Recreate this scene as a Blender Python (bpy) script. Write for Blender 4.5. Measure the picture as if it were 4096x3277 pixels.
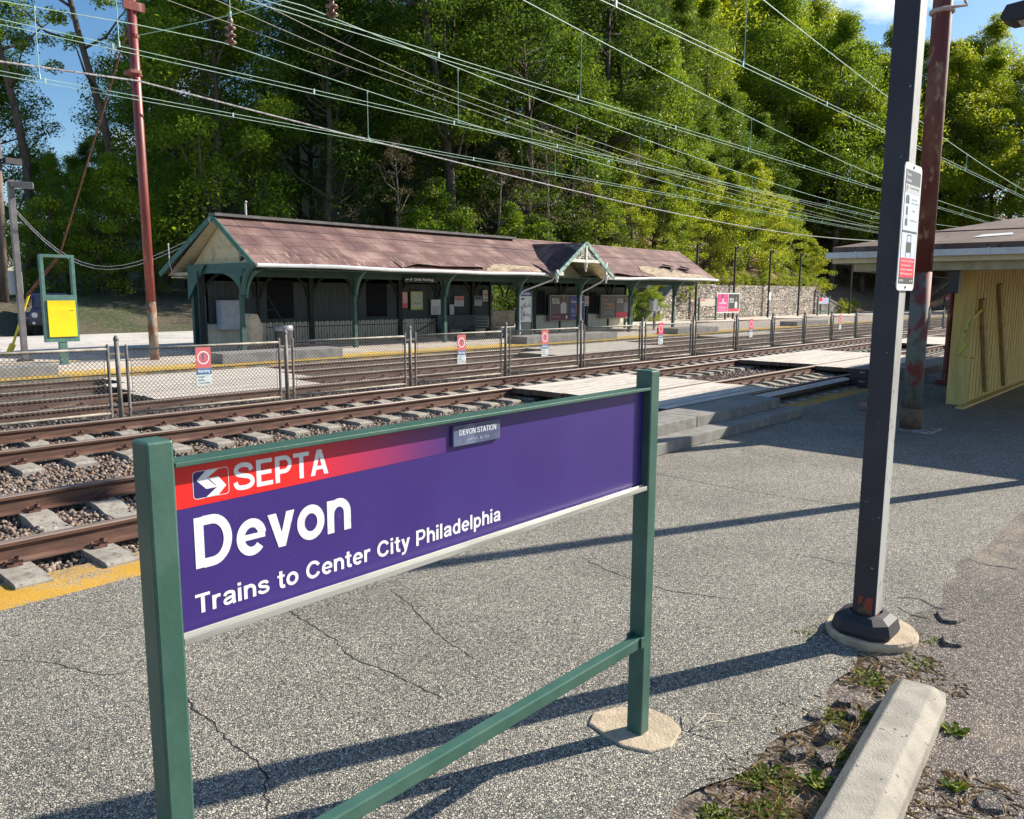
import bpy, math, random
import numpy as np
from mathutils import Vector, Matrix
rnd = random.Random(7)
for o in list(bpy.data.objects): bpy.data.objects.remove(o)
S = bpy.context.scene
R_ = math.radians
# ------------------------------------------------------------ camera
PITCH, YAW, ROLL = R_(8.30), R_(42.15), R_(0.26)
fh = Vector((math.cos(YAW), math.sin(YAW), 0)); rt = Vector((math.sin(YAW), -math.cos(YAW), 0)); up = Vector((0, 0, 1))
Fd = fh*math.cos(PITCH) - up*math.sin(PITCH); Ud = fh*math.sin(PITCH) + up*math.cos(PITCH)
Rr = rt*math.cos(ROLL) + Ud*math.sin(ROLL); Uu = Ud*math.cos(ROLL) - rt*math.sin(ROLL)
cd = bpy.data.cameras.new('camera'); cam = bpy.data.objects.new('camera', cd); S.collection.objects.link(cam)
m = Matrix.Identity(4)
for i in range(3):
    m[i][0] = Rr[i]; m[i][1] = Uu[i]; m[i][2] = -Fd[i]
m.translation = Vector((0, 0, 2.0)); cam.matrix_world = m
cd.sensor_width = 36; cd.lens = 3160/4096*36; cd.clip_start = .05; cd.clip_end = 2000
S.camera = cam
S.render.resolution_x = 1024; S.render.resolution_y = 819
# ------------------------------------------------------------ sky, sun, exposure
SUN_EL, SUN_AZ = R_(31.5), R_(-24.0)          # azimuth measured from +X towards +Y
w = bpy.data.worlds.new('World'); S.world = w; w.use_nodes = True
nt = w.node_tree; bg = nt.nodes['Background']
sky = nt.nodes.new('ShaderNodeTexSky'); sky.sky_type = 'NISHITA'; sky.sun_disc = False
sky.sun_elevation = SUN_EL; sky.sun_rotation = math.pi/2 - SUN_AZ; sky.air_density = 1.0; sky.dust_density = .6; sky.ozone_density = 2.0
tc = nt.nodes.new('ShaderNodeTexCoord'); mp = nt.nodes.new('ShaderNodeMapping'); mp.inputs['Scale'].default_value = (1, 1, 1.7); mp.inputs['Location'].default_value = (.35, .1, 0)
nz = nt.nodes.new('ShaderNodeTexNoise'); nz.inputs['Scale'].default_value = 6.5; nz.inputs['Detail'].default_value = 7; nz.inputs['Roughness'].default_value = .55
cr = nt.nodes.new('ShaderNodeValToRGB'); cr.color_ramp.elements[0].position = .57; cr.color_ramp.elements[1].position = .72
mx = nt.nodes.new('ShaderNodeMix'); mx.data_type = 'RGBA'; mx.inputs[7].default_value = (9.5, 9.8, 10.5, 1)
L = nt.links.new
L(tc.outputs['Generated'], mp.inputs[0]); L(mp.outputs[0], nz.inputs[0]); L(nz.outputs[0], cr.inputs[0]); L(cr.outputs[0], mx.inputs[0])
hs = nt.nodes.new('ShaderNodeHueSaturation'); hs.inputs['Saturation'].default_value = 1.25
L(sky.outputs[0], hs.inputs['Color']); L(hs.outputs[0], mx.inputs[6]); L(mx.outputs[2], bg.inputs[0]); bg.inputs[1].default_value = .085
sd = bpy.data.lights.new('sun', 'SUN'); sd.energy = 5.0; sd.angle = R_(.53); sd.color = (1, .92, .79)
so = bpy.data.objects.new('sun', sd); S.collection.objects.link(so)
sv = Vector((math.cos(SUN_EL)*math.cos(SUN_AZ), math.cos(SUN_EL)*math.sin(SUN_AZ), math.sin(SUN_EL)))
so.rotation_euler = sv.to_track_quat('Z', 'Y').to_euler()
S.view_settings.view_transform = 'Standard'; S.view_settings.look = 'None'; S.view_settings.exposure = 0.92; S.view_settings.gamma = 1
# ------------------------------------------------------------ materials
MC = {}
def mat(name, c, c2=None, scale=4, lo=.4, hi=.6, c3=None, s3=1, lo3=.55, hi3=.62, rough=.75, metal=0, bump=0, bscale=30, detail=4, stretch=None, spec=None, bdist=.01):
    if name in MC: return MC[name]
    M = bpy.data.materials.new(name); M.use_nodes = True; t = M.node_tree; b = t.nodes['Principled BSDF']
    N = t.nodes.new; K = t.links.new
    b.inputs['Roughness'].default_value = rough; b.inputs['Metallic'].default_value = metal
    if spec is not None: b.inputs['Specular IOR Level'].default_value = spec
    c = (*c, 1); tx = N('ShaderNodeTexCoord'); vec = tx.outputs['Object']
    if stretch:
        q = N('ShaderNodeMapping'); q.inputs['Scale'].default_value = stretch; K(vec, q.inputs[0]); vec = q.outputs[0]
    col = None
    def layer(base, cc, sc, l, h):
        n = N('ShaderNodeTexNoise'); n.inputs['Scale'].default_value = sc; n.inputs['Detail'].default_value = detail; K(vec, n.inputs[0])
        r = N('ShaderNodeMapRange'); r.inputs[1].default_value = l; r.inputs[2].default_value = h; K(n.outputs[0], r.inputs[0])
        x = N('ShaderNodeMix'); x.data_type = 'RGBA'; K(r.outputs[0], x.inputs[0]); x.inputs[7].default_value = (*cc, 1)
        if isinstance(base, tuple): x.inputs[6].default_value = base
        else: K(base, x.inputs[6])
        return x.outputs[2]
    col = c
    if c2: col = layer(col, c2, scale, lo, hi)
    if c3: col = layer(col, c3, s3, lo3, hi3)
    if isinstance(col, tuple): b.inputs['Base Color'].default_value = col
    else: K(col, b.inputs['Base Color'])
    if bump:
        n = N('ShaderNodeTexNoise'); n.inputs['Scale'].default_value = bscale; n.inputs['Detail'].default_value = 5; K(vec, n.inputs[0])
        bp = N('ShaderNodeBump'); bp.inputs['Strength'].default_value = bump; bp.inputs['Distance'].default_value = bdist; K(n.outputs[0], bp.inputs['Height']); K(bp.outputs[0], b.inputs['Normal'])
    MC[name] = M; return M
def asphalt(name, stones, size=120, dirt=None, paint=None, cracks=True, dirtscale=.8, dl=.5, dh=.7, gap=.10):
    M = bpy.data.materials.new(name); M.use_nodes = True; t = M.node_tree; b = t.nodes['Principled BSDF']; N = t.nodes.new; K = t.links.new
    tx = N('ShaderNodeTexCoord').outputs['Object']
    v = N('ShaderNodeTexVoronoi'); v.inputs['Scale'].default_value = size; K(tx, v.inputs[0])
    e = N('ShaderNodeTexVoronoi'); e.feature = 'DISTANCE_TO_EDGE'; e.inputs['Scale'].default_value = size; K(tx, e.inputs[0])
    sep = N('ShaderNodeSeparateColor'); K(v.outputs['Color'], sep.inputs[0])
    r = N('ShaderNodeValToRGB'); els = r.color_ramp.elements
    els[0].color = (*stones[0], 1); els[1].color = (*stones[-1], 1)
    for i, s in enumerate(stones[1:-1]):
        q = els.new((i+1)/(len(stones)-1)); q.color = (*s, 1)
    K(sep.outputs[0], r.inputs[0])
    g = N('ShaderNodeMapRange'); g.inputs[1].default_value = .01; g.inputs[2].default_value = gap; K(e.outputs[0], g.inputs[0])
    x = N('ShaderNodeMix'); x.data_type = 'RGBA'; x.inputs[6].default_value = (.022, .023, .026, 1); K(g.outputs[0], x.inputs[0]); K(r.outputs[0], x.inputs[7])
    col = x.outputs[2]
    if paint:
        n = N('ShaderNodeTexNoise'); n.inputs['Scale'].default_value = 40; n.inputs['Detail'].default_value = 6; K(tx, n.inputs[0])
        n2 = N('ShaderNodeTexNoise'); n2.inputs['Scale'].default_value = 2.2; n2.inputs['Detail'].default_value = 3; K(tx, n2.inputs[0])
        ad = N('ShaderNodeMath'); ad.operation = 'ADD'; K(n.outputs[0], ad.inputs[0]); K(n2.outputs[0], ad.inputs[1])
        mr = N('ShaderNodeMapRange'); mr.inputs[1].default_value = .82; mr.inputs[2].default_value = 1.05; mr.inputs[4].default_value = .97; K(ad.outputs[0], mr.inputs[0])
        x = N('ShaderNodeMix'); x.data_type = 'RGBA'; K(mr.outputs[0], x.inputs[0]); K(col, x.inputs[6]); x.inputs[7].default_value = (*paint, 1); col = x.outputs[2]
    # large tone drift of the surface itself
    n = N('ShaderNodeTexNoise'); n.inputs['Scale'].default_value = dirtscale; n.inputs['Detail'].default_value = 6; n.inputs['Roughness'].default_value = .62; K(tx, n.inputs[0])
    if dirt:
        mr = N('ShaderNodeMapRange'); mr.inputs[1].default_value = dl; mr.inputs[2].default_value = dh; mr.inputs[4].default_value = .75; K(n.outputs[0], mr.inputs[0])
        x = N('ShaderNodeMix'); x.data_type = 'RGBA'; K(mr.outputs[0], x.inputs[0]); K(col, x.inputs[6]); x.inputs[7].default_value = (*dirt, 1); col = x.outputs[2]
    mr = N('ShaderNodeMapRange'); mr.inputs[1].default_value = .3; mr.inputs[2].default_value = .7; mr.inputs[3].default_value = .78; mr.inputs[4].default_value = 1.18; K(n.outputs[0], mr.inputs[0])
    x = N('ShaderNodeMix'); x.data_type = 'RGBA'; x.blend_type = 'MULTIPLY'; x.inputs[0].default_value = 1; K(col, x.inputs[6]); K(mr.outputs[0], x.inputs[7]); col = x.outputs[2]
    hgt = g.outputs[0]
    if cracks:
        wn = N('ShaderNodeTexNoise'); wn.inputs['Scale'].default_value = 2.5; wn.inputs['Detail'].default_value = 7; K(tx, wn.inputs[0])
        vm = N('ShaderNodeMix'); vm.data_type = 'RGBA'; vm.blend_type = 'LINEAR_LIGHT'; vm.inputs[0].default_value = .16; K(tx, vm.inputs[6]); K(wn.outputs['Color'], vm.inputs[7])
        mpg = N('ShaderNodeMapping'); mpg.inputs['Rotation'].default_value = (0, 0, .5); mpg.inputs['Scale'].default_value = (.26, .6, .01); K(vm.outputs[2], mpg.inputs[0])
        cv = N('ShaderNodeTexVoronoi'); cv.feature = 'DISTANCE_TO_EDGE'; cv.inputs['Scale'].default_value = .9; K(mpg.outputs[0], cv.inputs[0])
        cm = N('ShaderNodeMapRange'); cm.inputs[1].default_value = .0008; cm.inputs[2].default_value = .0022; K(cv.outputs[0], cm.inputs[0])
        x = N('ShaderNodeMix'); x.data_type = 'RGBA'; x.inputs[6].default_value = (.012, .012, .014, 1); K(cm.outputs[0], x.inputs[0]); K(col, x.inputs[7]); col = x.outputs[2]
        mn = N('ShaderNodeMath'); mn.operation = 'MINIMUM'; K(hgt, mn.inputs[0]); K(cm.outputs[0], mn.inputs[1]); hgt = mn.outputs[0]
    K(col, b.inputs['Base Color']); b.inputs['Roughness'].default_value = .9
    bp = N('ShaderNodeBump'); bp.inputs['Strength'].default_value = .8; bp.inputs['Distance'].default_value = .004; K(hgt, bp.inputs['Height']); K(bp.outputs[0], b.inputs['Normal'])
    MC[name] = M; return M
def attr_mat(name, cols, rough=.85, trans=0, objvar=False, bump=0):
    M = bpy.data.materials.new(name); M.use_nodes = True; t = M.node_tree; b = t.nodes['Principled BSDF']; N = t.nodes.new; K = t.links.new
    a = N('ShaderNodeAttribute'); a.attribute_name = 'rnd'
    f = a.outputs['Fac']
    if objvar:
        oi = N('ShaderNodeObjectInfo'); ad = N('ShaderNodeMath'); ad.operation = 'MULTIPLY_ADD'; ad.inputs[1].default_value = .45; K(oi.outputs['Random'], ad.inputs[0])
        ml = N('ShaderNodeMath'); ml.operation = 'MULTIPLY'; ml.inputs[1].default_value = .6; K(f, ml.inputs[0]); K(ml.outputs[0], ad.inputs[2]); f = ad.outputs[0]
    r = N('ShaderNodeValToRGB'); els = r.color_ramp.elements; els[0].color = (*cols[0], 1); els[1].color = (*cols[-1], 1)
    for i, s in enumerate(cols[1:-1]):
        q = els.new((i+1)/(len(cols)-1)); q.color = (*s, 1)
    K(f, r.inputs[0]); K(r.outputs[0], b.inputs['Base Color']); b.inputs['Roughness'].default_value = rough
    b.inputs['Specular IOR Level'].default_value = .3
    if trans:
        tr = N('ShaderNodeBsdfTranslucent'); ms = N('ShaderNodeMixShader'); ms.inputs[0].default_value = trans
        hv = N('ShaderNodeHueSaturation'); hv.inputs['Value'].default_value = 1.5; hv.inputs['Hue'].default_value = .485; K(r.outputs[0], hv.inputs['Color']); K(hv.outputs[0], tr.inputs[0])
        K(b.outputs[0], ms.inputs[1]); K(tr.outputs[0], ms.inputs[2]); K(ms.outputs[0], t.nodes['Material Output'].inputs[0])
    MC[name] = M; return M
# ------------------------------------------------------------ mesh helpers
ORG = {}
def tag(o, label=None, cat=None, group=None, kind=None):
    for k, v in (('label', label), ('category', cat), ('group', group), ('kind', kind)):
        if v: o[k] = v
    return o
def thing(name, loc, label, cat, group=None, rz=0):
    o = bpy.data.objects.new(name, None); S.collection.objects.link(o); o.location = loc; o.rotation_euler[2] = rz
    o.empty_display_size = .2; tag(o, label, cat, group); ORG[o] = Vector((0, 0, 0)) if rz else Vector(loc); return o
def place(name, me, parent=None):
    o = bpy.data.objects.new(name, me); S.collection.objects.link(o)
    ORG[o] = Vector((0, 0, 0))
    if parent is not None: o.parent = parent; ORG[o] = ORG[parent]
    return o
class MB:
    def __init__(s): s.V = []; s.F = []; s.I = []
    def add(s, V, F, mi=0):
        n = len(s.V); s.V += [tuple(v) for v in V]; s.F += [tuple(i+n for i in f) for f in F]; s.I += [mi]*len(F); return s
    def box(s, x0, x1, y0, y1, z0, z1, mi=0):
        V = [(x, y, z) for x in (x0, x1) for y in (y0, y1) for z in (z0, z1)]
        return s.add(V, [(0, 1, 3, 2), (4, 6, 7, 5), (0, 4, 5, 1), (2, 3, 7, 6), (0, 2, 6, 4), (1, 5, 7, 3)], mi)
    def hexa(s, V, mi=0):   # 4 bottom ccw + 4 top
        return s.add(V, [(3, 2, 1, 0), (4, 5, 6, 7), (0, 1, 5, 4), (1, 2, 6, 5), (2, 3, 7, 6), (3, 0, 4, 7)], mi)
    def cbox(s, c, sx, sy, sz, rz=0, mi=0, M=None):
        Mx = M or Matrix.Rotation(rz, 3, 'Z')
        V = [Vector(c) + Mx @ Vector((x*sx/2, y*sy/2, z*sz/2)) for z in (-1, 1) for x, y in ((-1, -1), (1, -1), (1, 1), (-1, 1))]
        return s.hexa(V, mi)
    def prism(s, poly, ax, a, b, mi=0):   # poly 2d in the other two axes
        def p(u, v, w): return {'x': (w, u, v), 'y': (u, w, v), 'z': (u, v, w)}[ax]
        n = len(poly); V = [p(u, v, a) for u, v in poly] + [p(u, v, b) for u, v in poly]
        F = [tuple(range(n)), tuple(range(2*n-1, n-1, -1))] + [(i, n+i, n+(i+1) % n, (i+1) % n) for i in range(n)]
        return s.add(V, F, mi)
    def beam(s, a, b, w, h, mi=0):
        a = Vector(a); b = Vector(b); d = (b-a).normalized(); r = d.cross(Vector((0, 0, 1)))
        if r.length < .01: r = Vector((1, 0, 0))
        r.normalize(); u = r.cross(d)
        V = [q + r*x*w/2 + u*y*h/2 for q in (a, b) for x, y in ((-1, -1), (1, -1), (1, 1), (-1, 1))]
        return s.hexa(V, mi)
    def tube(s, P, r, n=8, mi=0, caps=True):
        P = [Vector(p) for p in P]; rr = r if isinstance(r, (list, tuple)) else [r]*len(P)
        V = []; F = []; prev = None
        for i, p in enumerate(P):
            d = (P[min(i+1, len(P)-1)] - P[max(i-1, 0)]).normalized()
            if prev is None:
                a = d.cross(Vector((0, 0, 1))); a = a if a.length > .05 else d.cross(Vector((1, 0, 0)))
            else: a = prev - d*prev.dot(d)
            a.normalize(); prev = a; b = d.cross(a)
            for k in range(n):
                t = 2*math.pi*k/n + (math.pi/n); V.append(p + (a*math.cos(t) + b*math.sin(t))*rr[i])
        for i in range(len(P)-1):
            for k in range(n): F.append((i*n+k, i*n+(k+1) % n, (i+1)*n+(k+1) % n, (i+1)*n+k))
        if caps: F += [tuple(range(n-1, -1, -1)), tuple(range((len(P)-1)*n, len(P)*n))]
        return s.add(V, F, mi)
    def lathe(s, c, prof, n=16, mi=0):
        c = Vector(c); P = [(c + Vector((0, 0, z))) for r, z in prof]; V = []; F = []
        for (r, z) in prof:
            for k in range(n): t = 2*math.pi*k/n; V.append((c.x+r*math.cos(t), c.y+r*math.sin(t), c.z+z))
        for i in range(len(prof)-1):
            for k in range(n): F.append((i*n+k, i*n+(k+1) % n, (i+1)*n+(k+1) % n, (i+1)*n+k))
        F += [tuple(range(n-1, -1, -1)), tuple(range((len(prof)-1)*n, len(prof)*n))]
        return s.add(V, F, mi)
    def mesh(s, name, mats, org=Vector((0, 0, 0)), smooth=False):
        me = bpy.data.meshes.new(name)
        V = [(v[0]-org[0], v[1]-org[1], v[2]-org[2]) for v in s.V]
        me.from_pydata(V, [], s.F)
        for q in (mats if isinstance(mats, (list, tuple)) else [mats]): me.materials.append(q)
        if max(s.I, default=0): me.polygons.foreach_set('material_index', s.I)
        if smooth: me.polygons.foreach_set('use_smooth', [True]*len(s.F))
        me.update(); return me
    def split(s, name, mats, parent):
        out = []; used = {}
        par = list(range(len(s.V)))
        def find(a):
            while par[a] != a: par[a] = par[par[a]]; a = par[a]
            return a
        for f in s.F:
            for q in f[1:]: par[find(q)] = find(f[0])
        comp = {}
        for f, mi in zip(s.F, s.I): comp.setdefault(find(f[0]), []).append((f, mi))
        for fs in comp.values():
            b = MB(); idx = {}
            for f, mi in fs:
                g = []
                for q in f:
                    if q not in idx: idx[q] = len(b.V); b.V.append(s.V[q])
                    g.append(idx[q])
                b.F.append(tuple(g)); b.I.append(mi)
            out.append(b.build(name, mats, parent))
        return out
    def build(s, name, mats, parent=None, smooth=False, bevel=0, label=None):
        o = place(name, s.mesh(name, mats, ORG[parent] if parent is not None else Vector((0, 0, 0)), smooth), parent)
        if bevel:
            b = o.modifiers.new('bevel', 'BEVEL'); b.width = bevel; b.segments = 2; b.limit_method = 'ANGLE'; b.harden_normals = False
        if label: o['label'] = label
        return o
def solo(mb, name, mats, label, cat, group=None, kind=None, smooth=False, bevel=0):
    """a thing that is one mesh, origin at the middle of its foot"""
    a = np.array(s_ := mb.V, dtype=float); org = Vector((float(a[:, 0].mean()), float(a[:, 1].mean()), float(a[:, 2].min())))
    o = place(name, mb.mesh(name, mats, org, smooth)); o.location = org; ORG[o] = org
    if bevel:
        b = o.modifiers.new('bevel', 'BEVEL'); b.width = bevel; b.segments = 2; b.limit_method = 'ANGLE'
    return tag(o, label, cat, group, kind)
def copy_tree(o, parent=None):
    c = o.copy(); S.collection.objects.link(c)
    if parent is not None: c.parent = parent
    for ch in list(o.children): copy_tree(ch, c)
    return c
def npmesh(name, V, F, material, rv=None, smooth=False):
    me = bpy.data.meshes.new(name); nv, nf, k = len(V), len(F), F.shape[1]
    me.vertices.add(nv); me.vertices.foreach_set('co', V.astype(np.float32).ravel())
    me.loops.add(nf*k); me.loops.foreach_set('vertex_index', F.astype(np.int32).ravel())
    me.polygons.add(nf); me.polygons.foreach_set('loop_start', np.arange(0, nf*k, k, dtype=np.int32))
    me.update(calc_edges=True)
    if rv is not None:
        at = me.attributes.new('rnd', 'FLOAT', 'POINT'); at.data.foreach_set('value', rv.astype(np.float32))
    for q in (material if isinstance(material, (list, tuple)) else [material]): me.materials.append(q)
    if smooth: me.polygons.foreach_set('use_smooth', np.ones(nf, dtype=bool))
    return me
# heavy grotesque letters drawn as strokes: ('s', centreline points, width, closed) or ('p', outline)
def el(cx, cy, rx, ry, a0, a1, n=18): return [(cx+rx*math.cos(R_(a0+(a1-a0)*k/n)), cy+ry*math.sin(R_(a0+(a1-a0)*k/n))) for k in range(n+1)]
def crom(P, m_=5):
    Q = []
    for i in range(len(P)-1):
        a, b_, c, d = P[max(i-1, 0)], P[i], P[i+1], P[min(i+2, len(P)-1)]
        for j in range(m_):
            t = j/m_; Q.append(tuple(.5*((2*b_[k])+(-a[k]+c[k])*t+(2*a[k]-5*b_[k]+4*c[k]-d[k])*t*t+(-a[k]+3*b_[k]-3*c[k]+d[k])*t**3) for k in (0, 1)))
    return Q+[P[-1]]
def rc(x0, y0, x1, y1): return ('p', [(x0, y0), (x1, y0), (x1, y1), (x0, y1)])
SW = .185; HW = .155
_S = lambda sx, sy: ('s', crom([(x*sx, y*sy) for x, y in ((.735, .685), (.665, .845), (.43, .918), (.20, .865), (.125, .72), (.21, .59), (.45, .515), (.69, .43), (.775, .275), (.70, .135), (.44, .082), (.17, .13), (.085, .31))]), SW*.92, False)
_s = ('s', crom([(.545, .52), (.48, .625), (.32, .662), (.16, .625), (.105, .53), (.17, .44), (.33, .385), (.50, .325), (.565, .215), (.50, .115), (.33, .072), (.14, .115), (.075, .235)]), SW*.86, False)
GL = {'S': (.86, [_S(1, 1)]), 'E': (.74, [rc(.03, 0, .22, 1), rc(.2, 0, .72, .16), rc(.2, .43, .66, .58), rc(.2, .845, .70, 1)]),
 'P': (.78, [rc(.03, 0, .22, 1), ('s', [(.2, .922)]+el(.44, .665, .235, .257, 90, -90)+[(.2, .408)], HW+.01, False)]), 'T': (.72, [rc(0, .84, .72, 1), rc(.265, 0, .455, .9)]),
 'A': (.84, [('p', [(0, 0), (.20, 0), (.50, 1), (.31, 1)]), ('p', [(.84, 0), (.64, 0), (.34, 1), (.53, 1)]), rc(.17, .22, .67, .36)]),
 'D': (.86, [rc(.03, 0, .225, 1), ('s', [(.2, .92)]+el(.40, .5, .335, .42, 90, -90)+[(.2, .08)], HW+.02, False)]),
 'e': (.68, [('s', el(.35, .365, .252, .292, 8, 318, 30), SW*.95, False), rc(.16, .31, .665, .43)]), 'v': (.66, [('p', [(0, .735), (.205, .735), (.42, 0), (.245, 0)]), ('p', [(.66, .735), (.455, .735), (.24, 0), (.415, 0)])]),
 'o': (.72, [('s', el(.36, .367, .262, .292, 0, 360, 32), SW*.98, True)]), 'n': (.68, [rc(.02, 0, .205, .735), ('s', [(.113, .40)]+el(.345, .415, .232, .245, 165, 0, 12)+[(.577, 0)], SW, False)]),
 'r': (.47, [rc(.02, 0, .205, .735), ('s', crom([(.113, .40), (.16, .57), (.27, .655), (.44, .65)]), SW*.95, False)]),
 'a': (.68, [('s', crom([(.10, .50), (.17, .62), (.33, .662), (.50, .62), (.555, .50), (.555, .14), (.60, .0)]), SW*.92, False), ('s', crom([(.555, .40), (.33, .365), (.14, .30), (.098, .19), (.17, .085), (.33, .085), (.49, .17), (.555, .30)]), SW*.82, False)]),
 'i': (.24, [rc(.02, 0, .205, .735), rc(.02, .84, .205, 1)]), 's': (.65, [_s]), 't': (.42, [('s', crom([(.20, .95), (.20, .5), (.20, .22), (.23, .11), (.30, .072), (.42, .075)]), SW, False), rc(.0, .60, .41, .735)]),
 'C': (.88, [('s', el(.455, .5, .355, .42, 28, 332, 34), SW*.98, False)]), 'y': (.66, [('p', [(0, .735), (.205, .735), (.42, .03), (.245, .0)]), ('p', [(.66, .735), (.46, .735), (.20, -.12), (.38, -.12)]), ('s', crom([(.31, -.04), (.25, -.16), (.17, -.205), (.04, -.20)]), HW, False)]),
 'h': (.68, [rc(.02, 0, .205, 1), ('s', [(.113, .40)]+el(.345, .415, .232, .245, 165, 0, 12)+[(.577, 0)], SW, False)]), 'l': (.24, [rc(.02, 0, .205, 1)]),
 'd': (.70, [rc(.48, 0, .665, 1), ('s', el(.335, .367, .235, .292, 0, 360, 28), SW*.92, True)]), 'p': (.70, [rc(.02, -.265, .205, .735), ('s', el(.355, .367, .235, .292, 0, 360, 28), SW*.92, True)]),
 'V': (.80, [('p', [(0, 1), (.2, 1), (.5, 0), (.31, 0)]), ('p', [(.80, 1), (.6, 1), (.3, 0), (.49, 0)])]), 'O': (.92, [('s', el(.46, .5, .36, .42, 0, 360, 34), SW*.9, True)]), 'N': (.84, [rc(.03, 0, .2, 1), rc(.64, 0, .81, 1), ('p', [(.03, 1), (.24, 1), (.81, 0), (.60, 0)])]), 'I': (.26, [rc(.03, 0, .21, 1)]),
 'W': (1.06, [('p', [(0, 1), (.18, 1), (.36, 0), (.2, 0)]), ('p', [(.2, 0), (.36, 0), (.62, 1), (.45, 1)]), ('p', [(.45, 1), (.62, 1), (.86, 0), (.70, 0)]), ('p', [(.70, 0), (.86, 0), (1.06, 1), (.88, 1)])]),
 'g': (.70, [('s', crom([(.573, .735), (.573, .1), (.56, -.09), (.45, -.2), (.28, -.21), (.10, -.13)]), SW*.92, False), ('s', el(.335, .367, .235, .292, 0, 360, 28), SW*.92, True)]), ' ': (.30, [])}
def glyphs(body, loc, w, cap, material, parent, y0=0, name='lettering', track=.055, thin=1.0):
    """letters standing in the local xz plane, cap height and total width in metres"""
    adv = 0; items = []
    for ch in body: items.append((ch, adv)); adv += GL[ch][0]+track
    adv -= track; kx = w/adv; b = MB(); q = 0
    for ch, ox in items:
        for it in GL[ch][1]:
            yy = loc[1]-q*.000012; q = (q+1) % 7
            T = lambda x, z: (loc[0]+(ox+x)*kx, yy, loc[2]+z*cap)
            if it[0] == 'p': b.add([T(x, z) for x, z in it[1]], [tuple(range(len(it[1])))])
            else:
                P, wd, cl = it[1], it[2]*thin/2, it[3]
                if cl: P = P[:-1]
                n = len(P); V = []
                for i in range(n):
                    p = P[i]; a = P[i-1] if (cl or i > 0) else p; c = P[(i+1) % n] if (cl or i < n-1) else p
                    dx, dz = c[0]-a[0], c[1]-a[1]; l_ = math.hypot(dx, dz) or 1; nx, nz_ = -dz/l_*wd, dx/l_*wd
                    V += [T(p[0]+nx, p[1]+nz_), T(p[0]-nx, p[1]-nz_)]
                b.add(V, [(2*i, 2*i+1, 2*((i+1) % n)+1, 2*((i+1) % n)) for i in range(n if cl else n-1)])
    return b.build(name, material, parent)
FONT = None
def text(body, loc, w, h, material, parent, name='lettering', face='-y', bold=.02, depth=.001, rz=0, align='L', shear=0):
    """lettering as flat raised mesh fitted to w x h metres"""
    cu = bpy.data.curves.new('t', 'FONT'); cu.body = body; cu.size = 1; cu.offset = bold
    if FONT: cu.font = FONT
    cu.resolution_u = 3; cu.shear = shear
    ob = bpy.data.objects.new('t', cu); S.collection.objects.link(ob)
    dg = bpy.context.evaluated_depsgraph_get(); dg.update()
    me = bpy.data.meshes.new_from_object(ob.evaluated_get(dg)); bpy.data.objects.remove(ob); bpy.data.curves.remove(cu)
    n = len(me.vertices); a = np.zeros(n*3, dtype=np.float32); me.vertices.foreach_get('co', a); a = a.reshape(-1, 3)
    lay = np.zeros(n)
    if bold > 9:      # heavier weight: the glyph outlines spread on a small square
        fs = [tuple(p.vertices) for p in me.polygons]; VV = []; FF = []; LY = []; q = 0
        for i in (-1, 0, 1):
            for j in (-1, 0, 1):
                VV.append(a+np.array([i*bold, j*bold*.8, 0], dtype=np.float32)); FF += [tuple(v+q*n for v in f) for f in fs]; LY.append(np.full(n, q*.00004)); q += 1
        bpy.data.meshes.remove(me); me = bpy.data.meshes.new('t'); a = np.concatenate(VV); lay = np.concatenate(LY); n = len(a)
        me.from_pydata(a.tolist(), [], FF)
    mn, mxx = a.min(0), a.max(0); sx = w/(mxx[0]-mn[0]); sy = h/(mxx[1]-mn[1])
    x = (a[:, 0]-mn[0])*sx; y = (a[:, 1]-mn[1])*sy
    if face == '-y': b = np.stack([x, -lay, y], 1)
    elif face == '-x': b = np.stack([-lay, -x, y], 1)
    elif face == '+z': b = np.stack([x, y, np.zeros(n)], 1)
    if rz: c, s_ = math.cos(rz), math.sin(rz); b = np.stack([b[:, 0]*c-b[:, 1]*s_, b[:, 0]*s_+b[:, 1]*c, b[:, 2]], 1)
    O = ORG[parent] if parent is not None else Vector((0, 0, 0))
    b += np.array([loc[0]-O[0], loc[1]-O[1], loc[2]-O[2]])
    me.vertices.foreach_set('co', b.astype(np.float32).ravel()); me.materials.clear(); me.materials.append(material); me.update()
    return place(name, me, parent)
def card(V, name, material, parent=None):
    b = MB(); b.add(V, [tuple(range(len(V)))]); return b.build(name, material, parent)
# common colours
GREEN = mat('green_paint', (.040, .105, .080), (.058, .13, .10), 6, .4, .62, rough=.38, bump=.08, bscale=60)
DGREEN = mat('dark_green_with_shade', (.016, .045, .038), (.022, .06, .05), 5, rough=.6)  # also carries the painted-in shade of the spandrel braces
SPG = mat('station_green', (.02, .07, .058), (.028, .09, .072), 3, rough=.6, bump=.1, bscale=40)
CREAM = mat('cream_paint', (.60, .52, .32), (.46, .38, .22), 5, .52, .7, rough=.7, bump=.15, bscale=25)
WHITE = mat('white_paint', (.72, .72, .70), (.55, .54, .5), 6, .5, .75, rough=.55)
GALV = mat('galvanised_steel', (.20, .185, .165), (.13, .115, .10), 7, .4, .65, rough=.7, metal=.1)
DARKBR = mat('dark_bronze_paint', (.030, .028, .034), (.045, .042, .048), 9, .55, .7, rough=.62, spec=.4)
CONC = mat('concrete', (.42, .39, .34), (.31, .285, .25), 7, .38, .65, (.2, .18, .155), 40, .62, .7, rough=.88, bump=.5, bscale=90, detail=8)
CONC2 = mat('tan_concrete', (.50, .41, .29), (.38, .30, .21), 14, .4, .65, (.12, .1, .08), 60, .66, .7, rough=.9, bump=.6, bscale=80, detail=7)
BLACK = mat('black_plastic', (.012, .012, .014), rough=.45)
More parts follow.
